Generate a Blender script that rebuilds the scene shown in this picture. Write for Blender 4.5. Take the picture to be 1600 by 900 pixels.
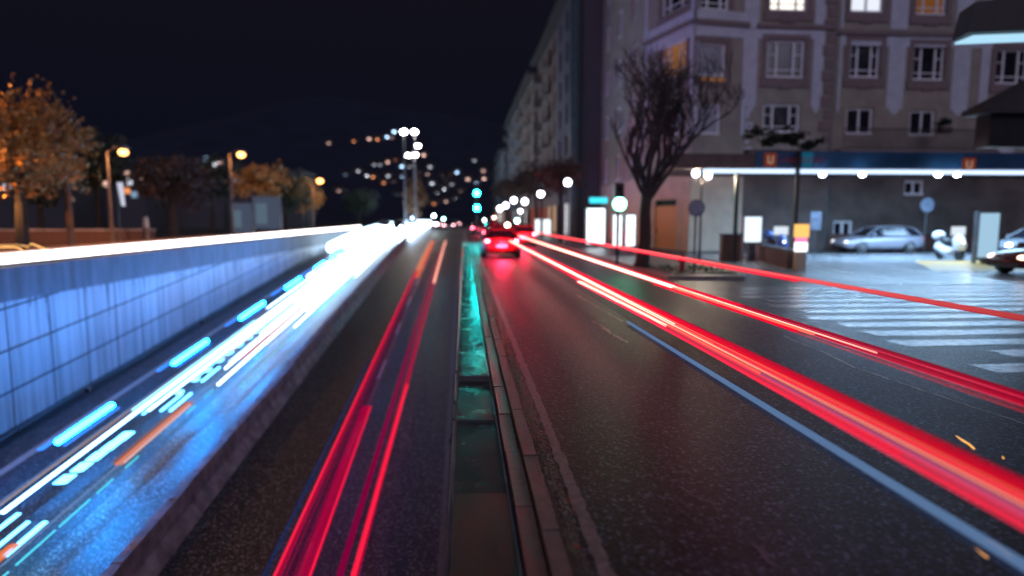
import bpy, bmesh, math, random
from mathutils import Vector, Matrix
R = math.radians
random.seed(7)
for o in list(bpy.data.objects): bpy.data.objects.remove(o)
S = bpy.context.scene
COL = S.collection

# ------------------------------------------------------------------ camera, world, light, exposure
H = 1.9                      # eye height above the upper street
D0, SL = 8.5, 0.08           # underpass road: depth below the eye at y=0 and its rise
YC = (D0 - H) / SL           # where it meets the street again
PITCH, YAW = math.atan(0.110), math.atan(0.075 / 1.006)
cd = bpy.data.cameras.new('camera'); cam = bpy.data.objects.new('camera', cd); COL.objects.link(cam)
cd.sensor_width = 36; cd.lens = 22.5; cd.clip_end = 5000; cd.clip_start = 0.05
cam.location = (0, 0, H); cam.rotation_euler = (R(90) - PITCH, 0, -YAW)
cd.dof.use_dof = True; cd.dof.focus_distance = 6.4
cd.dof.aperture_fstop = 22.5e-3 / 0.054
cd.dof.aperture_blades = 0
S.camera = cam
S.view_settings.view_transform = 'Standard'; S.view_settings.look = 'None'
S.view_settings.exposure = 0; S.view_settings.gamma = 1; S.view_settings.use_curve_mapping = False
S.render.engine = 'CYCLES'
S.cycles.use_denoising = True
S.cycles.sample_clamp_indirect = 4; S.cycles.sample_clamp_direct = 0
S.cycles.max_bounces = 6; S.cycles.transparent_max_bounces = 24
S.cycles.caustics_reflective = False; S.cycles.caustics_refractive = False
W = bpy.data.worlds.new('World'); S.world = W; W.use_nodes = True
nt = W.node_tree; bg = nt.nodes['Background']
tc = nt.nodes.new('ShaderNodeTexCoord'); sx = nt.nodes.new('ShaderNodeSeparateXYZ'); cr = nt.nodes.new('ShaderNodeValToRGB')
nt.links.new(tc.outputs['Generated'], sx.inputs[0]); nt.links.new(sx.outputs['Z'], cr.inputs[0])
cr.color_ramp.elements[0].position = 0.0; cr.color_ramp.elements[0].color = (0.0024, 0.0038, 0.0105, 1)
cr.color_ramp.elements[1].position = 0.35; cr.color_ramp.elements[1].color = (0.0062, 0.0056, 0.0105, 1)
nt.links.new(cr.outputs[0], bg.inputs[0]); bg.inputs[1].default_value = 1.0
sd = bpy.data.lights.new('night_fill_sun', 'SUN'); sun = bpy.data.objects.new('night_fill_sun', sd); COL.objects.link(sun)
sd.energy = 0.82; sd.angle = R(50); sd.color = (0.72, 0.68, 0.94)  # broad fill sun, added to stand in for city glow
sun.rotation_euler = (R(60), 0, R(10)); sun.location = (5, -10, 30)

# ------------------------------------------------------------------ from a photo pixel to a place
_f = Vector((math.sin(YAW) * math.cos(PITCH), math.cos(YAW) * math.cos(PITCH), -math.sin(PITCH)))
_r = Vector((math.cos(YAW), -math.sin(YAW), 0)); _u = _r.cross(_f)
EYE = Vector((0, 0, H))
def ray(px, py): return _f + _r * ((px - 800) / 1000) - _u * ((py - 450) / 1000)
def atY(px, py, Y):
    d = ray(px, py); return EYE + d * (Y / d.y)
def gnd(px, py, z=0.0):
    d = ray(px, py); return EYE + d * ((z - H) / d.z)
def onplane(px, py, p0, n):
    d = ray(px, py); return EYE + d * ((p0 - EYE).dot(n) / d.dot(n))
def zr(Y):
    z = -(D0 - H) + SL * Y
    k = 1.2                                        # soft crest
    return -k * math.log(1 + math.exp(-z / k)) if z > -12 * k else z
def onramp(px, py, h):                             # a photo pixel on the plane h above the ramp
    d = ray(px, py); k = (-(D0 - H) + h - H) / (d.z - SL * d.y); return EYE + d * k
def rampY(py, h): return onramp(725, py, h).y
def sX(s_, h=0.0, py=700): return onramp(725 + s_ * (py - 260), py, h).x
def fX(s_, h=0.0, py=600): return gnd(725 + s_ * (py - 340), py, h).x

# ------------------------------------------------------------------ materials
MATS = {}
def _base(name):
    m = bpy.data.materials.new(name); m.use_nodes = True
    return m, m.node_tree, m.node_tree.nodes['Principled BSDF']
def mat(name, col, rough=0.6, metal=0.0, var=0.25, scale=3.0, bump=0.0, bscale=40.0, rvar=0.1, spec=0.5, col2=None, stretch=(1, 1, 1)):
    if name in MATS: return MATS[name]
    m, t, b = _base(name)
    n = t.nodes; l = t.links
    co = n.new('ShaderNodeNewGeometry'); mp = n.new('ShaderNodeMapping'); mp.inputs['Scale'].default_value = stretch
    l.new(co.outputs['Position'], mp.inputs[0])
    nz = n.new('ShaderNodeTexNoise'); nz.inputs['Scale'].default_value = scale; nz.inputs['Detail'].default_value = 6
    l.new(mp.outputs[0], nz.inputs['Vector'])
    rp = n.new('ShaderNodeValToRGB'); rp.color_ramp.elements[0].position = 0.3; rp.color_ramp.elements[1].position = 0.72
    c2 = col2 or tuple(min(1, c * (1 + var)) for c in col)
    rp.color_ramp.elements[0].color = (*[c * (1 - var) for c in col], 1); rp.color_ramp.elements[1].color = (*c2, 1)
    l.new(nz.outputs['Fac'], rp.inputs[0]); l.new(rp.outputs[0], b.inputs['Base Color'])
    mr = n.new('ShaderNodeMapRange'); mr.inputs['To Min'].default_value = max(0.02, rough - rvar); mr.inputs['To Max'].default_value = min(1, rough + rvar)
    l.new(nz.outputs['Fac'], mr.inputs[0]); l.new(mr.outputs[0], b.inputs['Roughness'])
    b.inputs['Metallic'].default_value = metal; b.inputs['Specular IOR Level'].default_value = spec
    if bump:
        n2 = n.new('ShaderNodeTexNoise'); n2.inputs['Scale'].default_value = bscale; n2.inputs['Detail'].default_value = 4
        l.new(mp.outputs[0], n2.inputs['Vector'])
        bp = n.new('ShaderNodeBump'); bp.inputs['Strength'].default_value = bump; bp.inputs['Distance'].default_value = 0.02
        l.new(n2.outputs['Fac'], bp.inputs['Height']); l.new(bp.outputs[0], b.inputs['Normal'])
    MATS[name] = m; return m
def emit(name, col, k, alpha=1.0, fade=None):
    """light-giving surface; alpha < 1 lets the road show through"""
    if name in MATS: return MATS[name]
    m = bpy.data.materials.new(name); m.use_nodes = True; t = m.node_tree; t.nodes.clear()
    o = t.nodes.new('ShaderNodeOutputMaterial'); e = t.nodes.new('ShaderNodeEmission')
    e.inputs[0].default_value = (*col, 1); e.inputs[1].default_value = k
    src = e.outputs[0]
    if fade:                                        # brightness put in as a ramp along the street (world y)
        g = t.nodes.new('ShaderNodeNewGeometry'); s = t.nodes.new('ShaderNodeSeparateXYZ'); mr = t.nodes.new('ShaderNodeMapRange')
        y0, k0, y1, k1 = fade
        mr.inputs['From Min'].default_value = y0; mr.inputs['From Max'].default_value = y1
        mr.inputs['To Min'].default_value = k0; mr.inputs['To Max'].default_value = k1
        t.links.new(g.outputs['Position'], s.inputs[0]); t.links.new(s.outputs['Y'], mr.inputs[0]); t.links.new(mr.outputs[0], e.inputs[1])
    if alpha < 1:
        tr = t.nodes.new('ShaderNodeBsdfTransparent'); mx = t.nodes.new('ShaderNodeMixShader'); mx.inputs[0].default_value = alpha
        t.links.new(tr.outputs[0], mx.inputs[1]); t.links.new(src, mx.inputs[2]); src = mx.outputs[0]
    t.links.new(src, o.inputs[0]); MATS[name] = m; return m
def asphalt(name, c0, c1, r0, r1, grain=90.0, bump=0.5, wet=0.35, joints=0.0, coarse=1.0, spec=0.5):
    m, t, b = _base(name); n = t.nodes; l = t.links; b.inputs['Specular IOR Level'].default_value = spec
    co = n.new('ShaderNodeNewGeometry'); P = co.outputs['Position']
    fine = n.new('ShaderNodeTexNoise'); fine.inputs['Scale'].default_value = grain; fine.inputs['Detail'].default_value = 3; l.new(P, fine.inputs['Vector'])
    vo = n.new('ShaderNodeTexVoronoi'); vo.inputs['Scale'].default_value = grain * 0.9; l.new(P, vo.inputs['Vector'])
    mp = n.new('ShaderNodeMapping'); mp.inputs['Scale'].default_value = (1.0, 0.16, 1.0); l.new(P, mp.inputs[0])
    big = n.new('ShaderNodeTexNoise'); big.inputs['Scale'].default_value = wet; big.inputs['Detail'].default_value = 5; l.new(mp.outputs[0], big.inputs['Vector'])
    rp = n.new('ShaderNodeValToRGB'); rp.color_ramp.elements[0].position = 0.25; rp.color_ramp.elements[1].position = 1.0
    rp.color_ramp.elements[0].color = (*c0, 1); rp.color_ramp.elements[1].color = (*[c * 5.5 for c in c1], 1)
    e_ = rp.color_ramp.elements.new(0.82); e_.color = (*c1, 1)
    sp = n.new('ShaderNodeSeparateXYZ'); l.new(vo.outputs['Color'], sp.inputs[0]); l.new(sp.outputs['X'], rp.inputs[0])
    mx = n.new('ShaderNodeMixRGB'); mx.blend_type = 'MULTIPLY'; mx.inputs[0].default_value = 0.7
    rb = n.new('ShaderNodeValToRGB'); rb.color_ramp.elements[0].position = 0.3; rb.color_ramp.elements[1].position = 0.7
    rb.color_ramp.elements[0].color = (0.5, 0.5, 0.5, 1); rb.color_ramp.elements[1].color = (1, 1, 1, 1); l.new(big.outputs['Fac'], rb.inputs[0])
    l.new(rp.outputs[0], mx.inputs[1]); l.new(rb.outputs[0], mx.inputs[2]); l.new(mx.outputs[0], b.inputs['Base Color'])
    mr = n.new('ShaderNodeMapRange'); mr.inputs['From Min'].default_value = 0.3; mr.inputs['From Max'].default_value = 0.7
    mr.inputs['To Min'].default_value = r0; mr.inputs['To Max'].default_value = r1
    l.new(big.outputs['Fac'], mr.inputs[0]); l.new(mr.outputs[0], b.inputs['Roughness'])
    ad = n.new('ShaderNodeMath'); ad.operation = 'ADD'; l.new(sp.outputs['Y'], ad.inputs[0]); l.new(vo.outputs['Distance'], ad.inputs[1])
    bp = n.new('ShaderNodeBump'); bp.inputs['Strength'].default_value = bump; bp.inputs['Distance'].default_value = 0.006 * coarse
    l.new(ad.outputs[0], bp.inputs['Height']); l.new(bp.outputs[0], b.inputs['Normal'])
    MATS[name] = m; return m
def wall_tiles(name):
    """pale cladding panels with dark joints that follow the ramp, dirt running down"""
    m, t, b = _base(name); n = t.nodes; l = t.links
    co = n.new('ShaderNodeNewGeometry'); s = n.new('ShaderNodeSeparateXYZ'); l.new(co.outputs['Position'], s.inputs[0])
    def M(op, a, bb=None):
        k = n.new('ShaderNodeMath'); k.operation = op
        for i, v in enumerate((a, bb)):
            if v is None: continue
            if isinstance(v, (int, float)): k.inputs[i].default_value = v
            else: l.new(v, k.inputs[i])
        return k.outputs[0]
    v = M('ADD', M('SUBTRACT', s.outputs['Z'], M('MULTIPLY', s.outputs['Y'], SL)), 6.75)   # height above the ramp
    u = s.outputs['Y']
    cu = n.new('ShaderNodeCombineXYZ'); l.new(u, cu.inputs[0]); l.new(v, cu.inputs[1])
    br = n.new('ShaderNodeTexBrick'); br.offset = 0.0; br.squash = 1.0
    br.inputs['Scale'].default_value = 1; br.inputs['Brick Width'].default_value = 2.15; br.inputs['Row Height'].default_value = 1.35
    br.inputs['Mortar Size'].default_value = 0.042; br.inputs['Mortar Smooth'].default_value = 0.3; br.inputs['Bias'].default_value = 0
    br.inputs['Color1'].default_value = (0.55, 0.55, 0.57, 1); br.inputs['Color2'].default_value = (0.46, 0.47, 0.50, 1); br.inputs['Mortar'].default_value = (0.03, 0.035, 0.05, 1)
    wob = n.new('ShaderNodeTexNoise'); wob.inputs['Scale'].default_value = 1.5; l.new(co.outputs['Position'], wob.inputs['Vector'])
    vm = n.new('ShaderNodeVectorMath'); vm.operation = 'ADD'; l.new(cu.outputs[0], vm.inputs[0])
    sc = n.new('ShaderNodeVectorMath'); sc.operation = 'SCALE'; sc.inputs['Scale'].default_value = 0.03; l.new(wob.outputs['Color'], sc.inputs[0]); l.new(sc.outputs[0], vm.inputs[1])
    l.new(vm.outputs[0], br.inputs['Vector'])
    st = n.new('ShaderNodeTexNoise'); mp = n.new('ShaderNodeMapping'); mp.inputs['Scale'].default_value = (1, 3.2, 0.12); l.new(co.outputs['Position'], mp.inputs[0]); l.new(mp.outputs[0], st.inputs['Vector'])
    st.inputs['Scale'].default_value = 1.3; st.inputs['Detail'].default_value = 7
    r = n.new('ShaderNodeValToRGB'); r.color_ramp.elements[0].position = 0.33; r.color_ramp.elements[1].position = 0.62
    r.color_ramp.elements[0].color = (0.32, 0.32, 0.34, 1); r.color_ramp.elements[1].color = (1, 1, 1, 1); l.new(st.outputs['Fac'], r.inputs[0])
    # black runs under the capping beam: thin vertical streaks fading with depth
    s2 = n.new('ShaderNodeTexNoise'); m2 = n.new('ShaderNodeMapping'); m2.inputs['Scale'].default_value = (1, 4.5, 0.22); l.new(co.outputs['Position'], m2.inputs[0]); l.new(m2.outputs[0], s2.inputs['Vector'])
    s2.inputs['Scale'].default_value = 1.0; s2.inputs['Detail'].default_value = 3
    run = M('MULTIPLY', M('GREATER_THAN', M('ADD', s2.outputs['Fac'], M('MULTIPLY', M('ADD', s.outputs['Z'], 0.75), 0.10)), 0.575), 0.85)
    r2 = n.new('ShaderNodeMixRGB'); r2.blend_type = 'MIX'; r2.inputs[2].default_value = (0.05, 0.055, 0.07, 1); l.new(run, r2.inputs[0])
    mx = n.new('ShaderNodeMixRGB'); mx.blend_type = 'MULTIPLY'; mx.inputs[0].default_value = 0.62
    l.new(br.outputs['Color'], mx.inputs[1]); l.new(r.outputs[0], mx.inputs[2]); l.new(mx.outputs[0], r2.inputs[1]); l.new(r2.outputs[0], b.inputs['Base Color'])
    b.inputs['Roughness'].default_value = 0.42
    bp = n.new('ShaderNodeBump'); bp.inputs['Distance'].default_value = 0.02; bp.inputs['Strength'].default_value = 0.6; bp.invert = True
    l.new(br.outputs['Fac'], bp.inputs['Height']); l.new(bp.outputs[0], b.inputs['Normal'])
    MATS[name] = m; return m

A_UP = asphalt('upper asphalt', (0.007, 0.007, 0.011), (0.030, 0.037, 0.062), 0.38, 0.52, grain=52, bump=0.6, coarse=0.8, spec=0.22)
A_RAMP = asphalt('underpass asphalt', (0.035, 0.033, 0.040), (0.08, 0.075, 0.085), 0.40, 0.56, grain=34, bump=0.35, coarse=1.0)
A_WET = asphalt('wet side street', (0.025, 0.026, 0.032), (0.06, 0.062, 0.07), 0.34, 0.44, grain=60, bump=0.25, wet=0.3, coarse=.6, spec=0.2)
A_FAR = asphalt('ground soil', (0.012, 0.012, 0.012), (0.03, 0.03, 0.028), 0.7, 0.9, grain=8, bump=0.3)
PAVE = mat('pavement slab', (0.13, 0.125, 0.13), 0.38, bump=0.3, scale=6, bscale=60)
TILES = wall_tiles('wall cladding')
BEAM = mat('capping concrete', (0.15, 0.155, 0.17), 0.6, var=0.35, scale=1.6, bump=0.3, bscale=30, stretch=(1, 1.6, 0.3))
CONC = mat('barrier concrete', (0.36, 0.29, 0.32), 0.6, var=0.5, scale=2.5, bump=0.5, bscale=25)
CONC_TOP = mat('kerb concrete', (0.10, 0.085, 0.09), 0.5, var=0.35, scale=9, bump=0.5, bscale=80)
KERB_RED = mat('reddish kerb', (0.13, 0.055, 0.065), 0.4, var=0.4, scale=14, bump=0.5, bscale=70)
PAINT = mat('road paint', (0.48, 0.47, 0.47), 0.45, var=0.3, scale=18, bump=0.3, bscale=70)
PAINT_DIM = mat('worn road paint', (0.17, 0.155, 0.17), 0.5, var=0.4, scale=16, bump=0.3, bscale=70)
ZEBRA = mat('wet zebra paint', (0.36, 0.38, 0.41), 0.25, var=0.35, scale=7, bump=0.1, bscale=60, rvar=0.05, spec=0.8)
YEL = mat('yellow paint', (0.62, 0.36, 0.08), 0.35, var=0.2, scale=5)
LEAFLITTER = mat('leaf litter', (0.028, 0.022, 0.022), 0.45, var=0.7, scale=25, bump=1.0, bscale=45)
BLACK = mat('black metal', (0.015, 0.015, 0.018), 0.4, metal=0.3)
STEEL = mat('painted steel', (0.10, 0.11, 0.13), 0.4, metal=0.4)
BARK = mat('bark', (0.028, 0.022, 0.022), 0.85, var=0.5, scale=12, bump=0.6, bscale=25)
LEAF_O = mat('autumn leaf', (0.36, 0.17, 0.04), 0.6, var=0.5, scale=2.5)
LEAF_D = mat('dark leaf', (0.05, 0.028, 0.02), 0.7, var=0.5, scale=2.5)
LEAF_G = mat('evergreen leaf', (0.022, 0.035, 0.022), 0.7, var=0.5, scale=4)
STONE = mat('ochre render', (0.27, 0.235, 0.205), 0.8, var=0.18, scale=1.2, bump=0.2, bscale=20)
STONE_L = mat('cream ground floor', (0.50, 0.42, 0.34), 0.7, var=0.15, scale=1.5, bump=0.2)
STUCCO = mat('lilac stucco', (0.46, 0.47, 0.56), 0.75, var=0.12, scale=2, bump=0.1)
TRIM = mat('brown stone trim', (0.185, 0.135, 0.14), 0.75, var=0.2, scale=4, bump=0.2)
WFRAME = mat('window frame white', (0.72, 0.72, 0.78), 0.5, var=0.08)
WDARK = mat('window frame dark', (0.05, 0.045, 0.05), 0.5)
GLASS = mat('dark pane', (0.012, 0.012, 0.018), 0.12, var=0.3, spec=0.7)
BLIND = mat('closed blind', (0.30, 0.30, 0.36), 0.6, var=0.05)
WOOD = mat('yellow door wood', (0.52, 0.28, 0.07), 0.5, var=0.2, scale=8)
BROWNW = mat('brown panel', (0.085, 0.038, 0.030), 0.5, var=0.3, scale=3)
SLABM = mat('wet cover', (0.030, 0.034, 0.040), 0.25, var=0.3, scale=3.5, bump=0.30, bscale=3.0, rvar=0.10, spec=0.8)
SLABD = mat('dull cover', (0.022, 0.020, 0.022), 0.42, var=0.3, scale=9, bump=0.3, bscale=60)
BLUEF = mat('blue fascia', (0.012, 0.05, 0.13), 0.35, var=0.35, scale=0.5)
BROWNF = mat('brown fascia', (0.075, 0.035, 0.035), 0.45)
GREYROOF = mat('dark roof', (0.035, 0.030, 0.032), 0.6, bump=0.3)
TYRE = mat('tyre', (0.015, 0.015, 0.016), 0.7); RIM = mat('alloy rim', (0.30, 0.31, 0.33), 0.3, metal=0.8)

# ------------------------------------------------------------------ mesh collector
class MB:
    def __init__(s): s.v = []; s.f = []
    def add(s, vs, fs):
        b = len(s.v); s.v += [tuple(v) for v in vs]; s.f += [tuple(i + b for i in f) for f in fs]; return s
    def box(s, x0, x1, y0, y1, z0, z1):
        vs = [(x, y, z) for z in (z0, z1) for y in (y0, y1) for x in (x0, x1)]
        return s.add(vs, [(0, 2, 3, 1), (4, 5, 7, 6), (0, 1, 5, 4), (2, 6, 7, 3), (0, 4, 6, 2), (1, 3, 7, 5)])
    def obox(s, o, u, n, u0, u1, z0, z1, n0, n1):
        vs = [o + u * a + n * c + Vector((0, 0, b)) for b in (z0, z1) for c in (n0, n1) for a in (u0, u1)]
        return s.add(vs, [(0, 2, 3, 1), (4, 5, 7, 6), (0, 1, 5, 4), (2, 6, 7, 3), (0, 4, 6, 2), (1, 3, 7, 5)])
    def tube(s, path, rad, seg=8, caps=True):
        path = [Vector(p) for p in path]; n = len(path)
        rad = rad if isinstance(rad, (list, tuple)) else [rad] * n
        rings = []
        for i, p in enumerate(path):
            d = (path[min(i + 1, n - 1)] - path[max(i - 1, 0)]).normalized()
            a = d.cross(Vector((0, 0, 1)) if abs(d.z) < 0.95 else Vector((1, 0, 0))).normalized(); b = d.cross(a)
            rings.append([p + (a * math.cos(2 * math.pi * k / seg) + b * math.sin(2 * math.pi * k / seg)) * rad[i] for k in range(seg)])
        vs = [q for r in rings for q in r]
        fs = [(i * seg + k, i * seg + (k + 1) % seg, (i + 1) * seg + (k + 1) % seg, (i + 1) * seg + k) for i in range(n - 1) for k in range(seg)]
        if caps: fs += [tuple(range(seg))[::-1], tuple((n - 1) * seg + k for k in range(seg))]
        return s.add(vs, fs)
    def strip(s, path, w, t):
        """flat bar of width w (x) and height t following a path along y"""
        vs = []; fs = []; w0 = w; np_ = len(path) - 1
        for i_, p in enumerate(path):
            x, y, z = p
            if isinstance(w0, tuple): w = w0[0] + (w0[1] - w0[0]) * i_ / np_
            vs += [(x - w / 2, y, z), (x - w / 4, y, z + t / 2), (x + w / 4, y, z + t / 2), (x + w / 2, y, z), (x + w / 4, y, z - t / 2), (x - w / 4, y, z - t / 2)]
        for i in range(len(path) - 1):
            for k in range(6): fs.append((i * 6 + k, i * 6 + (k + 1) % 6, (i + 1) * 6 + (k + 1) % 6, (i + 1) * 6 + k))
        e = (len(path) - 1) * 6
        fs += [(0, 1, 2, 3, 4, 5), tuple(e + k for k in (5, 4, 3, 2, 1, 0))]
        return s.add(vs, fs)
    def sphere(s, c, r, seg=12, rings=8, sz=1.0):
        c = Vector(c); vs = [c + Vector((0, 0, r * sz))]; fs = []
        for i in range(1, rings):
            th = math.pi * i / rings
            for k in range(seg): vs.append(c + Vector((r * math.sin(th) * math.cos(2 * math.pi * k / seg), r * math.sin(th) * math.sin(2 * math.pi * k / seg), r * sz * math.cos(th))))
        vs.append(c - Vector((0, 0, r * sz)))
        for k in range(seg): fs.append((0, 1 + k, 1 + (k + 1) % seg))
        for i in range(rings - 2):
            for k in range(seg): fs.append((1 + i * seg + k, 1 + (i + 1) * seg + k, 1 + (i + 1) * seg + (k + 1) % seg, 1 + i * seg + (k + 1) % seg))
        e = len(vs) - 1
        for k in range(seg): fs.append((e, 1 + (rings - 2) * seg + (k + 1) % seg, 1 + (rings - 2) * seg + k))
        return s.add(vs, fs)
    def disc(s, c, n, r, t, seg=20):
        c = Vector(c); n = Vector(n).normalized(); return s.tube([c - n * t / 2, c + n * t / 2], r, seg)
    def prism(s, poly, z0, z1):
        k = len(poly); vs = [(x, y, z0) for x, y in poly] + [(x, y, z1) for x, y in poly]
        return s.add(vs, [tuple(range(k))[::-1], tuple(range(k, 2 * k))] + [(i, (i + 1) % k, k + (i + 1) % k, k + i) for i in range(k)])
    def build(s, name, m, parent=None, org=None, smooth=False, local=False):
        me = bpy.data.meshes.new(name)
        if parent is not None:
            off = Vector((0, 0, 0))
            if not local:
                p = parent
                while p: off += p.location; p = p.parent
        else:
            if org is None:
                xs = [v[0] for v in s.v]; ys = [v[1] for v in s.v]; zs = [v[2] for v in s.v]
                org = ((min(xs) + max(xs)) / 2, (min(ys) + max(ys)) / 2, min(zs))
            off = Vector(org)
        me.from_pydata([Vector(v) - off for v in s.v], [], s.f); me.update()
        b = bmesh.new(); b.from_mesh(me); bmesh.ops.recalc_face_normals(b, faces=b.faces); b.to_mesh(me); b.free()
        if smooth:
            for p in me.polygons: p.use_smooth = True
        o = bpy.data.objects.new(name, me); COL.objects.link(o); me.materials.append(m)
        if parent is not None: o.parent = parent
        else: o.location = off
        return o
def tag(o, label, cat, group=None):
    o['label'] = label; o['category'] = cat
    if group: o['group'] = group
    return o
def struct(o): o['kind'] = 'structure'; return o
def thing(name, label, cat, loc=(0, 0, 0), rz=0, group=None):
    o = bpy.data.objects.new(name, None); COL.objects.link(o); o.location = loc; o.rotation_euler = (0, 0, rz); o.empty_display_size = 0.2
    return tag(o, label, cat, group)
def copy_tree(o, parent=None):
    c = o.copy(); COL.objects.link(c); c.parent = parent
    for ch in [x for x in COL.objects if x.parent == o]: copy_tree(ch, c)
    return c
def lamp(parent, loc, col, W_, size=0.15, local=False):
    d = bpy.data.lights.new('bulb', 'POINT'); d.energy = W_; d.color = col; d.shadow_soft_size = size
    o = bpy.data.objects.new('bulb', d); COL.objects.link(o)
    o.parent = parent; o.location = Vector(loc) - (Vector((0, 0, 0)) if local else parent.location); return o
ORD = ['first', 'second', 'third', 'fourth', 'fifth', 'sixth', 'seventh', 'eighth', 'ninth', 'tenth', 'eleventh', 'twelfth', 'thirteenth', 'fourteenth', 'fifteenth', 'sixteenth', 'seventeenth', 'eighteenth', 'nineteenth', 'twentieth', 'twenty-first', 'twenty-second', 'twenty-third', 'twenty-fourth', 'twenty-fifth', 'twenty-sixth', 'twenty-seventh', 'twenty-eighth', 'twenty-ninth', 'thirtieth']

# ================================================================== SETTING
XL, XB = -14.7, -0.10            # trench sides
YR = [-14 + 3 * i for i in range(33)] + [86 + 6 * i for i in range(6)]
def sheet(name, xs, ys, zf, m):
    mb = MB(); nx = len(xs)
    mb.add([(x, y, zf(x, y)) for y in ys for x in xs], [(j * nx + i, j * nx + i + 1, (j + 1) * nx + i + 1, (j + 1) * nx + i) for j in range(len(ys) - 1) for i in range(nx - 1)])
    return struct(mb.build(name, m))
sheet('underpass_road', [XL, -10, -6.6, -3, XB], [y for y in YR if y <= 116] + [118], lambda x, y: zr(y), A_RAMP)
mb = MB()
for x0, x1, y0, y1 in ((-1200, XL - 0.3, -60, 118), (0.31, 1200, -60, 118), (-1200, 1200, 118, 2200), (XL - .3, .31, -60, -14)):
    mb.add([(x0, y0, -0.012), (x1, y0, -0.012), (x1, y1, -0.012), (x0, y1, -0.012)], [(0, 1, 2, 3)])
struct(mb.build('ground', A_FAR))
mb = MB(); mb.box(XL, XB, -14, 0.9, -0.5, 0.0)
struct(mb.build('bridge_deck', PAVE))
def flat(name, poly, z, m):
    mb = MB(); mb.add([(x, y, z) for x, y in poly], [tuple(range(len(poly)))]); return struct(mb.build(name, m))
flat('road', [(0.55, -30), (6.12, -30), (6.12, 118), (0.55, 118)], 0.0, A_UP)
flat('far_road', [(-13, 118), (6.12, 118), (6.12, 420), (-13, 420)], 0.0, A_UP)
flat('side_street', [(6.12, -30), (90, -30), (90, 35.9), (6.12, 35.9)], 0.0, A_WET)
flat('left_street', [(-23, -30), (XL - 0.3, -30), (XL - 0.3, 118), (-23, 118)], 0.0, A_UP)
mb = MB(); mb.box(-26.0, -23.0, -30, 118, -0.01, 0.13); struct(mb.build('left_pavement', PAVE))
mb = MB(); mb.prism([(6.25, 19.2), (8.5, 18.8), (9.4, 20.5), (9.6, 36), (11.4, 40), (9.3, 52), (9.3, 230), (6.25, 230)], -0.01, 0.12); struct(mb.build('pavement', PAVE))
# retaining wall of the left street
w = thing('retaining_wall', 'long tiled retaining wall in blue light beside the sunken road', 'wall', (XL, 30, -6))
mb = MB()
ys = [-14 + 2 * i for i in range(66)]
def top_panel(y): return -0.72 - 0.003 * y
vs = []; fs = []
for y in ys: vs += [(XL, y, zr(y) - 0.05), (XL, y, top_panel(y)), (XL - 0.3, y, zr(y) - .05), (XL - 0.3, y, top_panel(y))]
for i in range(len(ys) - 1):
    a = i * 4
    if zr(ys[i]) > -0.9: break
    fs += [(a, a + 4, a + 5, a + 1), (a + 2, a + 3, a + 7, a + 6)]
mb.add(vs, fs); mb.build('cladding', TILES, w)
mb = MB()
for i in range(26):
    y0 = -14 + 4 * i; y1 = y0 + 3.985
    zb0, zb1 = max(top_panel(y0), zr(y0) + 0.0), max(top_panel(y1), zr(y1) + 0.0)
    x1 = XL + 0.05
    mb.add([(x1, y0, zb0), (x1, y1, zb1), (x1, y1, 0.30), (x1, y0, 0.30), (XL - .3, y0, zb0), (XL - .3, y1, zb1), (XL - .3, y1, 0.30), (XL - .3, y0, 0.30)],
           [(0, 1, 2, 3), (3, 2, 6, 7), (4, 7, 6, 5), (0, 3, 7, 4), (1, 5, 6, 2), (0, 4, 5, 1)])
mb.build('capping_beam', BEAM, w)
# gutter with cable at the foot of the wall
mb = MB(); mb.strip([(XL + 0.42, y, zr(y) + 0.012) for y in ys if y < 84], 0.62, 0.03); struct(mb.build('gutter', BLACK))
g = thing('drain_pipe', 'thin dark conduit lying in the gutter at the foot of the tiled wall', 'pipe', (XL + .3, 20, zr(20)))
mb = MB(); mb.tube([(XL + 0.34 + 0.05 * math.sin(y * .7), y, zr(y) + 0.09) for y in range(8, 84, 2)], 0.035, 6); mb.build('pipe', STEEL, g)
mb = MB(); [mb.box(XL + .26, XL + .44, y, y + .07, zr(y) + .02, zr(y) + .15) for y in range(9, 80, 4)]; mb.build('clamp', STEEL, g)
def spot_lamp(px, py, lab):
    Y = rampY(py, 0.15); X = XL + 0.62; z = zr(Y)
    t = thing('gutter_spotlight', lab, 'spotlight', (X, Y, z), group='spotlights in the gutter')
    m_ = MB(); m_.tube([(X - .05, Y + .12, z + .17), (X + .0, Y - .1, z + .15)], [0.07, .11], 12); m_.build('housing', RIM, t)
    m_ = MB(); m_.disc((X + .003, Y - .105, z + .15), (0.05, -.22, -.02), 0.09, .012, 12); m_.build('lens', GLASS, t)
    m_ = MB(); m_.box(X - .12, X + .02, Y - .05, Y + .12, z + .02, z + .09); m_.build('bracket', STEEL, t)
spot_lamp(190, 597, 'small round silver spotlight on the gutter, nearest to the camera')
spot_lamp(328, 497, 'small dim spotlight on the gutter farther up the tiled wall')
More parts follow.
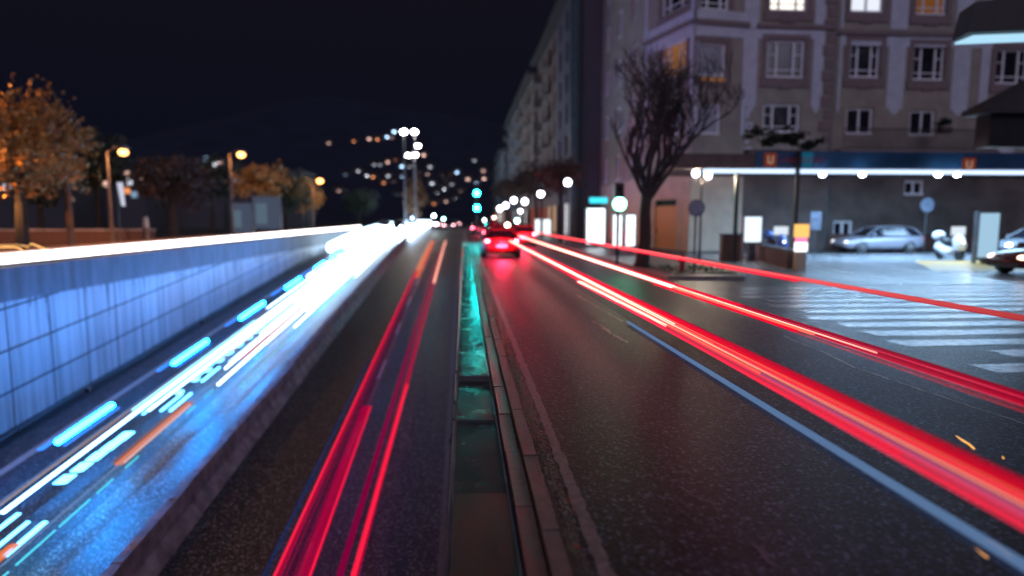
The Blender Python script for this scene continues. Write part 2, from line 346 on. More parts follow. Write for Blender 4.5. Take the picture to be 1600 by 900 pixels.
# concrete divider
segs = []
BX = (sX(-.755) - .37 + sX(-.885, .8)) / 2 + .03
k = 0; y = 6.0
prof = [(-0.30, 0), (-0.26, 0.10), (-0.13, 0.34), (-0.085, 0.80), (0.085, 0.80), (0.13, 0.34), (0.26, 0.10), (0.30, 0)]
while y < 86:
    y1 = y + 3.2
    jx = random.uniform(-.02, .02); jz = random.uniform(-.015, .015) + (0.07 if 25 < y < 42 else 0)
    mb = MB(); n = len(prof); vs = []
    cuts = [y + .02, y + 0.8, y + 1.6, y + 2.4, y1 - .02]
    for yy in cuts: vs += [(BX + jx + p[0] * 1.25, yy, zr(yy) + max(p[1] + (jz if p[1] > .05 else 0), 0)) for p in prof]
    fs = [(i * n + j, i * n + (j + 1) % n, (i + 1) * n + (j + 1) % n, (i + 1) * n + j) for i in range(len(cuts) - 1) for j in range(n)]
    fs += [tuple(range(n)), tuple(range(len(vs) - n, len(vs)))[::-1]]
    mb.add(vs, fs)
    # notch handles so the top edge is not perfect
    for q in range(2):
        yy = y + 0.6 + q * 1.8; mb.box(BX - .04 + jx, BX + .02 + jx, yy, yy + .09, zr(yy) + .78, zr(yy) + .835 + jz)
    o = mb.build('concrete_barrier', CONC)
    tag(o, '%s concrete barrier block from the bottom of the photo between white and red trails' % ORD[k], 'barrier', 'concrete barrier blocks dividing the sunken road')
    k += 1; y = y1
# right trench side, covers, kerbs
w = thing('trench_wall', 'dark wall between the sunken road and the drain covers', 'wall', (XB, 30, -6))
mb = MB(); vs = []; fs = []
yy_ = [-14 + 2 * i for i in range(58)]
for y in yy_: vs += [(XB, y, min(zr(y) - .05, -.2)), (XB, y, -0.035), (0.30, y, -0.035), (0.30, y, min(zr(y) - .05, -.2))]
for i in range(len(yy_) - 1):
    a = i * 4; fs += [(a, a + 4, a + 5, a + 1), (a + 1, a + 5, a + 6, a + 2), (a + 2, a + 6, a + 7, a + 3)]
mb.add(vs, fs); mb.build('concrete_face', CONC, w)
mb = MB(); mb.tube([(XB - .012, y, -0.03) for y in range(-12, 90, 2)], 0.012, 5); mb.build('edge_trim', RIM, w)
y = 2.62; k = 0
while y < 42:
    L = 1.64
    th = random.uniform(-.014, .014); tx = random.uniform(-.004, .004)
    x0, x1 = XB + .015, 0.285
    a = [(x0, y + .012), (x1, y + .012), (x1, y + L - .012), (x0, y + L - .012)]
    zz = [-.02 - th - tx, -.02 - th + tx, -.02 + th + tx, -.02 + th - tx]
    mb = MB(); nseg = 1
    mb.add([(p[0], p[1], q) for p, q in zip(a, zz)] + [(p[0], p[1], -.034) for p in a], [(0, 1, 2, 3), (7, 6, 5, 4), (0, 4, 5, 1), (1, 5, 6, 2), (2, 6, 7, 3), (3, 7, 4, 0)])
    if min(zz) < -.033: mb.v = [(v[0], v[1], v[2] + .012) if i < 4 else v for i, v in enumerate(mb.v)]
    o = mb.build('drain_cover', SLABD if k < 1 else SLABM)
    lab = 'dull dark drain cover at the bottom edge of the photo' if k == 0 else '%s drain cover up from the bottom edge, wet and reflecting teal light' % ORD[k]
    tag(o, lab, 'drain cover', 'drain covers in a row along the trench')
    y += L; k += 1
mb = MB(); rk = random.Random(8)
for i in range(130): j_, h_ = rk.uniform(-.004, .004), rk.uniform(-.005, .005); mb.box(0.318 + j_, 0.43 + j_, -12 + i, -12 + i + .985, -.1, 0.02 + h_)
struct_k = mb; struct(mb.build('red_kerb', KERB_RED))
mb = MB()
for i in range(108): j_, h_ = rk.uniform(-.004, .003), rk.uniform(-.006, .006); mb.box(0.445 + j_, 0.548 + j_, -12 + i * 1.2, -12 + i * 1.2 + 1.188, -.1, 0.055 + h_)
struct(mb.build('kerb', CONC_TOP))
mb = MB(); n = 300; vs = []
for i in range(n + 1):
    y = 2 + (i / n) ** 1.6 * 60; c = 0.565; vs += [(c, y, 0.006), (c + 0.115 + random.uniform(-.022, .022), y, 0.004)]
mb.add(vs, [(2 * i, 2 * i + 1, 2 * i + 3, 2 * i + 2) for i in range(n)]); o = mb.build('leaf_gutter', LEAFLITTER); struct(o)
mb = MB()
for i in range(2600):
    y = 2.6 + random.random() ** 1.7 * 28; x = 0.563 + random.random() ** 1.3 * 0.125; s_ = random.uniform(.005, .014)
    a = random.uniform(0, 6.28); tl = random.uniform(-.5, .5)
    u_ = Vector((math.cos(a), math.sin(a), tl)) * s_; v_ = Vector((-math.sin(a), math.cos(a), random.uniform(-.5, .5))) * s_ * .7
    c = Vector((x, y, .012 + random.random() * .01)); mb.add([c - u_, c - v_, c + u_, c + v_], [(0, 1, 2, 3)])
o = mb.build('leaf_litter', mat('dead leaf', (0.07, 0.05, 0.05), 0.4, var=.6, scale=30)); o['kind'] = 'stuff'; tag(o, 'dark dead leaves and grit lying along the kerb', 'leaves')
for i in range(26):
    y = 2.8 + random.random() ** 1.4 * 14; x = 0.60 + random.uniform(-.03, .09); a = random.uniform(0, 6.28); s_ = random.uniform(.018, .03)
    mb = MB(); pts = []
    for q in range(10):
        rr = s_ * (1.0 if q % 2 == 0 else 0.45); pts.append((x + rr * math.cos(a + q * .628), y + rr * math.sin(a + q * .628), .022 + .008 * math.sin(q)))
    mb.add(pts, [tuple(range(10))]); tag(mb.build('fallen_leaf', mat('orange fallen leaf', (0.30, 0.09, 0.035), 0.5, var=.4, scale=60)), 'small orange fallen leaf lying in the dark gutter beside the kerb', 'leaf', 'orange fallen leaves in the gutter')
# rough pale line beside the gutter
def ragged(name, path, w, m, rag=0.3, z=0.004, seed=1):
    rnd = random.Random(seed); vs = []; 
    for (x, y) in path: vs += [(x - w / 2 * (1 + rnd.uniform(-rag, rag)), y, z), (x + w / 2 * (1 + rnd.uniform(-rag, rag)), y, z)]
    mb = MB(); mb.add(vs, [(2 * i, 2 * i + 1, 2 * i + 3, 2 * i + 2) for i in range(len(path) - 1)]); return struct(mb.build(name, m))
def line_pts(x0, y0, x1, y1, n=60, wob=0.0, seed=2):
    rnd = random.Random(seed); return [(x0 + (x1 - x0) * i / n + rnd.uniform(-wob, wob), y0 + (y1 - y0) * i / n) for i in range(n + 1)]
ragged('edge_line', line_pts(0.745, 1.0, 0.76, 60, 900), 0.085, PAINT_DIM, 0.28)
for (px0, py0, px1, py1, w_) in ((1225, 525, 1340, 575, .03), (1340, 575, 1440, 610, .025), (1440, 610, 1600, 664, .02), (900, 461, 972, 503, .02), (925, 503, 945, 520, .02), (940, 512, 985, 535, .03), (925, 503, 950, 502, .02), (1060, 760, 1120, 790, .03), (1050, 738, 1078, 742, .03), (1175, 850, 1215, 885, .04), (1190, 480, 1330, 530, .02)):
    a = gnd(px0, py0); b = gnd(px1, py1); rnd = random.Random(px0)
    n = 24; pts = [a.lerp(b, i / n) for i in range(n + 1)]; d = (b - a).normalized(); nn = Vector((-d.y, d.x, 0)); vs = []; c = 0
    for p in pts:
        c += rnd.uniform(-.012, .012); hw = w_ * rnd.uniform(.2, .7); q = p + nn * c
        vs += [q - nn * hw, q + nn * hw]
    mb = MB(); mb.add([(v.x, v.y, .004) for v in vs], [(2 * i, 2 * i + 1, 2 * i + 3, 2 * i + 2) for i in range(n)]); struct(mb.build('worn_marking', PAINT if py0 < 700 else mat('bluish scuff', (.06, .07, .11), .4)))
# gutter line between the road and the zebra
mb = MB(); mb.strip([(6.10 + .02 * math.sin(y), y, 0.004) for y in range(-4, 40)], 0.16, 0.012); struct(mb.build('road_edge', BLACK))
# zebra crossing
for i in range(12):
    y = 7.25 + i * 0.82; x0 = 6.45 + random.uniform(0, .5) + (0.9 if i == 1 else 0); n = 40
    vs = []
    for q in range(n + 1):
        x = x0 + (26 - x0) * q / n; vs += [(x, y + random.uniform(-.02, .02), .004), (x, y + .44 + random.uniform(-.02, .02), .004)]
    mb = MB(); mb.add(vs, [(2 * j, 2 * j + 2, 2 * j + 3, 2 * j + 1) for j in range(n)]); struct(mb.build('zebra_stripe', ZEBRA))
# seams crossing the side street
a = [gnd(px, py) for px, py in ((1240, 455), (1330, 462), (1430, 470), (1520, 482), (1640, 500))]
mb = MB()
for k_, off in enumerate((0, .5)):
    for i in range(4):
        p, q = a[i], a[i + 1]; mb.add([(p.x, p.y + off, .006), (q.x, q.y + off, .006), (q.x, q.y + off + .1, .006), (p.x, p.y + off + .1, .006)], [(0, 1, 2, 3)])
struct(mb.build('road_joint', BLACK))
FC = asphalt('pale wet concrete', (0.16, 0.17, 0.18), (0.24, 0.25, 0.27), 0.18, 0.32, grain=50, bump=.15, wet=.25, coarse=.6)
flat('forecourt', [(11.6, 17.3), (60, 17.3), (60, 33.0), (11.0, 33.0), (11.0, 24)], 0.0035, FC)
p = [gnd(1430, 408), gnd(1620, 408), gnd(1640, 424), gnd(1460, 424)]
flat('yellow_bay', [(v.x, v.y) for v in p], 0.008, YEL)
PSTRIP = asphalt('pale strip', (0.09, 0.085, 0.085), (0.20, 0.19, 0.19), 0.34, 0.5, grain=40, bump=.3, coarse=.8)  # strip along the divider, paler than the lanes
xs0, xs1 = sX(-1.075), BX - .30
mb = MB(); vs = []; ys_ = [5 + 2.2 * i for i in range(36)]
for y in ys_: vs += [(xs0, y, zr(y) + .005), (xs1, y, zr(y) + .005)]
mb.add(vs, [(2 * i, 2 * i + 1, 2 * i + 3, 2 * i + 2) for i in range(len(ys_) - 1)]); struct(mb.build('pale_strip', PSTRIP))
# underpass lines
def uline(name, s, y0, y1, w_, m):
    x = sX(s); ys_ = [y0 + (y1 - y0) * i / max(2, int((y1 - y0) / 3)) for i in range(max(2, int((y1 - y0) / 3)) + 1)]
    mb = MB(); vs = []
    for y in ys_: vs += [(x - w_ / 2, y, zr(y) + .006), (x + w_ / 2, y, zr(y) + .006)]
    mb.add(vs, [(2 * i, 2 * i + 1, 2 * i + 3, 2 * i + 2) for i in range(len(ys_) - 1)]); return struct(mb.build(name, m))
uline('lane_edge_line', -0.058, 5, 84, 0.15, PAINT_DIM); uline('lane_edge_line', -1.515, 5, 84, 0.26, PAINT)
y = 11.6
while y < 84: uline('lane_dash', -0.405, y, y + 2.6, 0.12, PAINT); y += 7.0
for yj in (18.4, 26, 33, 41, 50, 60):          # expansion joints
    mb = MB(); mb.add([(-6.3, yj, zr(yj) + .004), (-.2, yj, zr(yj) + .004), (-.2, yj + .035, zr(yj + .035) + .004), (-6.3, yj + .035, zr(yj + .035) + .004)], [(0, 1, 2, 3)])
    mb.add([(-14, yj + .3, zr(yj + .3) + .004), (-7.2, yj + .3, zr(yj + .3) + .004), (-7.2, yj + .335, zr(yj + .335) + .004), (-14, yj + .335, zr(yj + .335) + .004)], [(0, 1, 2, 3)]); struct(mb.build('road_joint', BLACK))
t = thing('hook_bolt', 'small dark ring bolt on the white lane edge line', 'bolt', tuple([-0.42, rampY(688, 0), zr(rampY(688, 0))]))
mb = MB(); mb.tube([(-.42 + .10 * math.cos(a / 8 * 6.283), rampY(688, 0) + .22 * math.sin(a / 8 * 6.283), zr(rampY(688, 0)) + .03) for a in range(9)], .025, 6); mb.build('ring', BLACK, t)
mb = MB(); mb.box(-.33, -.12, rampY(688, 0) - .02, rampY(688, 0) + .02, zr(rampY(688, 0)) + .01, zr(rampY(688, 0)) + .05); mb.build('pin', BLACK, t)

# hill
def hz(x, y):
    if y < 230: return -0.03
    t_ = min(1, (y - 230) / 620.0); t_ = t_ * t_ * (3 - 2 * t_)
    c = -150 + 0 * y                                   # ridge centre in x
    w_ = math.exp(-((x + 120) / 260.0) ** 2) * 112 + 34
    return t_ * (w_ + 5 * math.sin(x * .021) + 4 * math.sin(y * .017 + x * .03)) - .03
sheet('hill', [-1100 + 40 * i for i in range(56)], [230 + 32 * i for i in range(30)], hz, mat('dark hillside', (0.012, 0.018, 0.045), 0.9, scale=.05, bump=.3, bscale=.3))

# ================================================================== BUILDINGS
def facade_mesh(mb, p0, p1, z0, z1, holes, depth=.22):
    u = (p1 - p0); L = u.length; u = u.normalized(); n = Vector((u.y, -u.x, 0))
    us = sorted({0, L, *[h[0] for h in holes], *[h[1] for h in holes]}); vs_ = sorted({z0, z1, *[h[2] for h in holes], *[h[3] for h in holes]})
    P = lambda a, b, c=0: (p0 + u * a - n * c).to_tuple()[:2] + (b,)
    for i in range(len(us) - 1):
        for j in range(len(vs_) - 1):
            cu, cv = (us[i] + us[i + 1]) / 2, (vs_[j] + vs_[j + 1]) / 2
            if any(h[0] < cu < h[1] and h[2] < cv < h[3] for h in holes): continue
            mb.add([P(us[i], vs_[j]), P(us[i + 1], vs_[j]), P(us[i + 1], vs_[j + 1]), P(us[i], vs_[j + 1])], [(0, 1, 2, 3)])
    for a, b, c, d in holes:
        for q in ((a, c, b, c), (b, c, b, d), (b, d, a, d), (a, d, a, c)):
            mb.add([P(q[0], q[1]), P(q[2], q[3]), P(q[2], q[3], depth), P(q[0], q[1], depth)], [(0, 1, 2, 3)])
    return u, n
def window(parent, p0, u, n, h, depth=.2, style='3', pane=None, frame=None, surround=None, name='window'):
    a, b, c, d = h; f = MB(); w_ = 0.13; O = Vector((p0.x, p0.y, 0)); m_ = -n
    f.obox(O, u, m_, a, b, c, c + w_, depth - .15, depth); f.obox(O, u, m_, a, b, d - w_, d, depth - .08, depth)
    f.obox(O, u, m_, a, a + w_, c + w_, d - w_, depth - .08, depth); f.obox(O, u, m_, b - w_, b, c + w_, d - w_, depth - .08, depth)
    W_ = b - a; Hh = d - c; ms = {'3': [.27, .73], '2': [.5], '1': []}[style]
    for q in ms: f.obox(O, u, m_, a + W_ * q - .06, a + W_ * q + .06, c + w_, d - w_, depth - .085, depth - .003)
    if style == '3':
        q = c + Hh * .22; f.obox(O, u, m_, a + w_, b - w_, q - .03, q + .03, depth - .07, depth - .006)
        q = c + Hh * .62; f.obox(O, u, m_, a + w_, a + W_ * .27, q - .025, q + .025, depth - .07, depth - .006); f.obox(O, u, m_, a + W_ * .73, b - w_, q - .025, q + .025, depth - .07, depth - .006)
    fo = f.build(name, frame or WFRAME, parent)
    g_ = MB(); g_.obox(O, u, m_, a, b, c, d, depth, depth + .03); g_.build('pane', pane or GLASS, fo)
    if surround:
        s_ = MB(); t_ = .30
        s_.obox(O, u, m_, a - t_, a, c - .2, d + .2, -.05, .02); s_.obox(O, u, m_, b, b + t_, c - .2, d + .2, -.05, .02)
        s_.obox(O, u, m_, a - t_, b + t_, d, d + .28, -.053, .02); s_.obox(O, u, m_, a - t_ - .04, b + t_ + .04, c - .5, c, -.09, .02)
        s_.obox(O, u, m_, (a + b) / 2 - .35, (a + b) / 2 + .35, c - .62, c - .5, -.07, .02)
        s_.build('sill', surround, fo)
    return fo
LITW = emit('lit room white', (1.0, 0.92, 0.80), 1.6); LITW2 = emit('lit room cool', (0.85, 0.9, 1.0), 1.0); LITO = emit('lit room orange', (1.0, 0.36, 0.10), 0.14); LITO2 = emit('lit room amber', (1.0, 0.42, 0.18), 0.22)
def mapw(px0, py0, px1, py1, p0, p1):
    u = (p1 - p0).normalized(); n = Vector((u.y, -u.x, 0)); pm = (px0 + px1) / 2; ym = (py0 + py1) / 2
    A = onplane(px0, ym, p0, n); B = onplane(px1, ym, p0, n); C = onplane(pm, py0, p0, n); D = onplane(pm, py1, p0, n)
    return ((A - p0).dot(u), (B - p0).dot(u), D.z, C.z)
BY = 36.0
q0 = atY(1160, 300, BY); q1 = atY(1293, 300, BY); X1160, X1293 = q0.x, q1.x
pA = Vector((X1160, BY, 0)); pB = Vector((X1293, BY, 0)); pB2 = Vector((X1293, BY + .35, 0)); pC = Vector((48, BY + .35, 0))
X1080 = atY(1078, 300, BY - .5).x; pQ = Vector((X1080, BY - .5, 0)); pP = Vector((11.3, 40.5, 0)); pE = Vector((11.3, 53.0, 0))
bld = thing('corner_building', 'large ornate corner apartment building with stone window surrounds behind the canopy', 'building', (24, 45, 0))
TOPZ = 24.0
mb = MB(); mg = MB(); mr_ = MB()
# right wing
wins = [(1328, 64, 1375, 122, '3', GLASS), (1427, 70, 1476, 126, '3', GLASS), (1556, 76, 1606, 132, '3', GLASS), (1660, 80, 1712, 138, '3', GLASS),
        (1330, -38, 1382, 20, '2', LITW2), (1432, -34, 1480, 24, '3', LITO), (1560, -30, 1608, 28, '3', GLASS),
        (1322, 168, 1364, 210, '2', GLASS), (1421, 172, 1461, 212, '2', GLASS), (1413, 282, 1444, 305, '2', GLASS), (1302, 345, 1332, 372, '2', GLASS)]
H2 = [mapw(*w_[:4], pB2, pC) for w_ in wins]
up = [h for h in H2 if h[2] > 4.4]; dn = [h for h in H2 if h[2] <= 4.4]
facade_mesh(mb, pB2, pC, 4.4, TOPZ, up); facade_mesh(mr_, pB2, pC, 0, 4.4, dn)
u, n = (pC - pB2).normalized(), Vector((0, -1, 0))
for w_, h in zip(wins, H2): window(bld, pB2, u, n, h, style=w_[4], pane=w_[5], surround=TRIM if w_[1] < 160 else None)
# left wing (slightly proud)
wins = [(1198, 62, 1257, 122, '3', GLASS), (1203, -40, 1262, 18, '3', LITW), (1192, 162, 1250, 207, '3', GLASS)]
H1 = [mapw(*w_[:4], pA, pB) for w_ in wins]
facade_mesh(mb, pA, pB, 4.4, TOPZ, H1); facade_mesh(mr_, pA, pB, 0, 4.4, [])
for w_, h in zip(wins, H1): window(bld, pA, u, n, h, style=w_[4], pane=w_[5], surround=TRIM if w_[1] < 160 else None)
mb.add([(pB.x, pB.y, 0), (pB2.x, pB2.y, 0), (pB2.x, pB2.y, TOPZ), (pB.x, pB.y, TOPZ)], [(0, 1, 2, 3)])
# bay faces
wins = [(1092, 66, 1134, 120, '1', BLIND), (1085, 160, 1126, 210, '1', BLIND), (1095, -40, 1140, 16, '3', GLASS)]
H3 = [mapw(*w_[:4], pQ, pA) for w_ in wins]; u3 = (pA - pQ).normalized(); n3 = Vector((u3.y, -u3.x, 0))
facade_mesh(mb, pQ, pA, 4.4, TOPZ, H3)
for w_, h in zip(wins, H3): window(bld, pQ, u3, n3, h, style=w_[4], pane=w_[5], surround=TRIM if w_[1] < 100 else None)
h = H3[0]; lb = MB(); lb.obox(Vector((pQ.x, pQ.y, 0)), u3, -n3, h[0] + .1, h[1] - .1, h[2] - .25, h[2] - .08, -.14, -.10); lb.build('lit_strip', LITO2, bld)
wins = [(1034, 66, 1072, 122, '3', LITO2), (1034, -40, 1076, 18, '3', GLASS), (1030, 165, 1066, 212, '1', BLIND)]
H4 = [mapw(*w_[:4], pP, pQ) for w_ in wins]; u4 = (pQ - pP).normalized(); n4 = Vector((u4.y, -u4.x, 0))
facade_mesh(mb, pP, pQ, 4.4, TOPZ, H4)
for w_, h in zip(wins, H4): window(bld, pP, u4, n4, h, style=w_[4], pane=w_[5], surround=TRIM if w_[1] < 100 else None)
dh = mapw(1021, 312, 1056, 392, pP, pQ); dh = (dh[0], dh[1], 0.12, dh[3])
facade_mesh(mg, pQ, pA, 0, 4.4, []); facade_mesh(mg, pP, pQ, 0, 4.4, [dh])
dmb = MB(); O = Vector((pP.x, pP.y, 0)); dmb.obox(O, u4, -n4, dh[0], dh[1], dh[2], dh[3] - .5, .14, .2)
for q in range(3): dmb.obox(O, u4, -n4, dh[0] + .12, dh[1] - .12, .4 + q * .8, 1.0 + q * .8, .11, .14)
dr = dmb.build('door', WOOD, bld)
dmb = MB(); dmb.obox(O, u4, -n4, dh[0], dh[1], dh[3] - .48, dh[3], .14, .2); dmb.build('transom', GLASS, bld)
dmb = MB(); dmb.obox(O, u4, -n4, dh[0] + .14, dh[0] + .18, 1.0, 1.2, .05, .14); dmb.build('handle', STEEL, dr)
# road side
pW = []
for f_ in range(1, 7):
    for c_ in range(3): pW.append((1.2 + c_ * 4, 2.6 + c_ * 4, f_ * 3.4 + 1.2, f_ * 3.4 + 3.1))
facade_mesh(mb, pE, pP, 4.4, TOPZ, pW); facade_mesh(mg, pE, pP, 0, 4.4, [])
u5 = (pP - pE).normalized(); n5 = Vector((u5.y, -u5.x, 0))
for i, h in enumerate(pW): window(bld, pE, u5, n5, h, style='2', pane=GLASS)
mb.add([(p.x, p.y, TOPZ) for p in (pP, pQ, pA, pB, pC)] + [(48, 70, TOPZ), (11.3, 70, TOPZ)], [tuple(range(7))])
mb.build('wall', STONE, bld); mg.build('ground_floor_wall', STONE_L, bld); mr_.build('base_wall', mat('dull brown base wall', (.105, .078, .072), .75, var=.45, scale=.7), bld); pl_ = MB(); pl_.obox(Vector((pB2.x, pB2.y, 0)), Vector((1, 0, 0)), Vector((0, -1, 0)), .3, 26, 0, .95, 0, .08); pl_.build('plinth', BROWNW, bld)
# stucco panels, string courses, quoins
st = MB(); cc = MB(); O = Vector((pB2.x, pB2.y, 0)); n = Vector((0, -1, 0)); u = Vector((1, 0, 0))
def zat(py, Y=BY): return atY(1300, py, Y).z
zc = zat(48); zb = zat(168)
def pan(mbx, O, u, n, x0, x1, za, zb_, t0=.0, t1=.035, tip=True):
    mbx.obox(O, u, n, x0, x1, za, zb_, t0, t1)
    if tip:
        c = (x0 + x1) / 2; mbx.obox(O, u, n, x0 + (x1 - x0) * .2, x1 - (x1 - x0) * .2, za - .18, za, t0, t1 - .004); mbx.obox(O, u, n, x0 + (x1 - x0) * .36, x1 - (x1 - x0) * .36, za - .32, za - .18, t0, t1 - .008)
us_ = [(h[0], h[1]) for h in H2[:4]]
edges = [0.35] + [v for h in us_ for v in (h[0] - .42, h[1] + .42)]
spans = [(0.45, us_[0][0] - .5), (us_[0][1] + .5, us_[1][0] - .5), (us_[1][1] + .5, us_[2][0] - 1.6), (us_[2][0] - .95, us_[2][0] - .4), (us_[2][1] + .5, us_[3][0] - .5)]
for a_, b_ in spans: pan(st, O, u, n, a_, b_, zb, zc - .7); pan(st, O, u, n, a_, b_, zc + .25, TOPZ, tip=False)
st.obox(O, u, n, .45, us_[3][1] + 1, zc - .7, zc - .1, 0, .035)
cc.obox(O, u, n, 0, 25, zc - .1, zc + .12, 0, .16); cc.obox(O, u, n, 0, 25, 4.3, 4.62, 0, .12)
O = Vector((pA.x, pA.y, 0)); h = H1[0]; Lw = (pB - pA).length
for a_, b_ in ((h[0] - 1.15, h[0] - .55), (h[1] + .5, h[1] + 1.1)): pan(st, O, u, n, a_, b_, zb, zc - .5)
st.obox(O, u, n, h[0] - 1.15, h[1] + 1.1, zc - .5, zc, 0, .035); st.obox(O, u, n, h[0] - 1.15, h[0] - .55, zc + .3, TOPZ, 0, .035); st.obox(O, u, n, h[1] + .5, h[1] + 1.1, zc + .3, TOPZ, 0, .035)
cc.obox(O, u, n, .5, Lw - .1, zc + .05, zc + .25, 0, .14)
for k in range(26):
    zz = 4.7 + k * .7; cc.obox(O, u, n, Lw - (.75 if k % 2 else .5), Lw + .02, zz, zz + .55, .0, .06)
    st.obox(O, u, n, 0.02, (.42 if k % 2 else .22), zz, zz + .5, .0, .05)
for (pp, uu, nn, L, hh) in ((pQ, u3, n3, (pA - pQ).length, H3[0]), (pP, u4, n4, (pQ - pP).length, H4[0])):
    O = Vector((pp.x, pp.y, 0)); z1_ = zat(42, BY)
    st.obox(O, uu, nn, .05, L - .05, z1_ + .1, z1_ + .62, 0, .10); cc.obox(O, uu, nn, .02, L - .02, z1_ - .15, z1_ + .1, 0, .2); st.obox(O, uu, nn, .05, L - .05, z1_ - .75, z1_ - .15, 0, .06)
    st.obox(O, uu, nn, .05, .32, 6.5, z1_ - .75, 0, .05); st.obox(O, uu, nn, L - .32, L - .05, 6.5, z1_ - .75, 0, .05)
    st.obox(O, uu, nn, .05, .32, z1_ + .62, TOPZ, 0, .05); st.obox(O, uu, nn, L - .32, L - .05, z1_ + .62, TOPZ, 0, .05)
    cc.obox(O, uu, nn, 0, L, 5.0, 5.3, 0, .25)
st.build('stucco_panel', STUCCO, bld); cc.build('string_course', TRIM, bld)
dp = MB(); dp.tube([(pB.x + .12, BY + .22, 0), (pB.x + .12, BY + .22, TOPZ)], .07, 8); dp.build('downpipe', STEEL, bld)
# terrace rail on the first floor
rl = MB(); O = Vector((pB2.x, pB2.y - 1.6, 0)); z0_ = zat(236); z1_ = zat(205)
rl.obox(O, u, n, 0, 9, z1_ - .05, z1_, 0, .05); rl.obox(O, u, n, 0, 9, z0_, z0_ + .05, 0, .05)
for k in range(60): rl.obox(O, u, n, k * .15, k * .15 + .025, z0_ + .05, z1_ - .05, .01, .035)
rl.build('railing', BLACK, bld)
rl = MB(); rl.obox(O, u, n, -.1, 10, z0_ - .35, z0_ - .002, -1.6, .1); rl.build('terrace_slab', TRIM, bld)
def apartment(y0, y1, x, top, lab, wallm, lit, eave=True, balc=True, seed=0, bays=4, floors=6):
    rnd = random.Random(seed); t_ = thing('apartment_building', lab, 'building', (x + 6, (y0 + y1) / 2, 0), group='apartment buildings lining the street')
    p0 = Vector((x, y1, 0)); p1 = Vector((x, y0, 0)); L = y1 - y0; fh = (top - 4.2) / floors; hs = []
    for f_ in range(floors):
        for b_ in range(bays): c_ = (b_ + .5) * L / bays; hs.append((c_ - .65, c_ + .65, 4.2 + f_ * fh + .6, 4.2 + f_ * fh + 2.5))
    m_ = MB(); u_, n_ = facade_mesh(m_, p0, p1, 0, top, hs + [(b_ * L / bays + .5, (b_ + 1) * L / bays - .5, .3, 3.2) for b_ in range(bays)])
    m_.add([(x, y0, 0), (x + 14, y0, 0), (x + 14, y0, top), (x, y0, top)], [(0, 1, 2, 3)]); m_.add([(x, y0, top), (x + 14, y0, top), (x + 14, y1, top), (x, y1, top)], [(0, 1, 2, 3)])
    m_.add([(x, y1, 0), (x + 14, y1, 0), (x + 14, y1, top), (x, y1, top)], [(0, 1, 2, 3)])
    m_.build('wall', wallm, t_)
    for h in hs: window(t_, p0, u_, n_, h, style='2', frame=WDARK, pane=lit[0] if rnd.random() < lit[1] else GLASS)
    for b_ in range(bays):
        a = MB(); a.obox(p0, u_, -n_, b_ * L / bays + .5, (b_ + 1) * L / bays - .5, .3, 3.2, .2, .24)
        a.build('shop_window', [SHOP1, SHOP2, GLASS, SHOP3][rnd.randrange(4)], t_)
    if eave: a = MB(); a.box(x - 1.0, x + 14, y0 - .4, y1 - .05, top, top + .45); a.build('roof', GREYROOF, t_)
    if balc:
        for f_ in range(floors):
            for b_ in range(0, bays, 2):
                c_ = (b_ + .5) * L / bays; a = MB(); z_ = 4.2 + f_ * fh
                a.obox(p0, u_, n_, c_ - 1.6, c_ + 1.6, z_, z_ + .18, .0, 1.0); a.obox(p0, u_, n_, c_ - 1.6, c_ + 1.6, z_ + .18, z_ + 1.0, .9, .98)
                a.build('balcony', BALC, t_)
    return t_
SHOP1 = emit('shop white', (0.95, 0.95, 1.0), 1.1); SHOP2 = emit('shop amber', (1.0, 0.62, 0.38), 0.5); SHOP3 = emit('shop red', (0.9, 0.18, 0.12), 0.35); BALC = mat('balcony render', (0.12, 0.09, 0.085), 0.8)
PK = mat('pink render', (0.15, 0.10, 0.09), 0.8, var=.15); GR = mat('lilac render', (0.085, 0.08, 0.11), 0.8, var=.12); GT = mat('grey render', (0.09, 0.095, 0.12), 0.8)
apartment(53.5, 66, 9.5, 21.0, 'lilac apartment block with a deep eave right behind the corner building', GR, (LITO, .05), seed=1, bays=3, balc=False)
apartment(66.5, 84, 9.6, 21.0, 'pinkish block with balconies, second behind the corner building', PK, (LITO, .06), seed=2, bays=4)
apartment(84.5, 106, 9.2, 20.2, 'brown balconied block, third behind the corner building', PK, (LITO, .06), seed=3)
apartment(106.5, 138, 9.4, 20.5, 'grey block, fourth behind the corner building', GT, (LITW2, .08), seed=4, bays=5)
apartment(138.5, 190, 8.6, 16.0, 'farthest low grey block at the end of the right side row', GT, (LITW2, .22), seed=5, bays=6, floors=4)
mb = MB(); mb.tube([(9.2, 53.2, .1), (9.2, 53.2, 20.5)], .5, 10); o = mb.build('drain_tower', mat('teal metal', (0.04, 0.07, 0.08), .4)); tag(o, 'tall dark teal round shaft on the corner of the lilac apartment block', 'shaft')

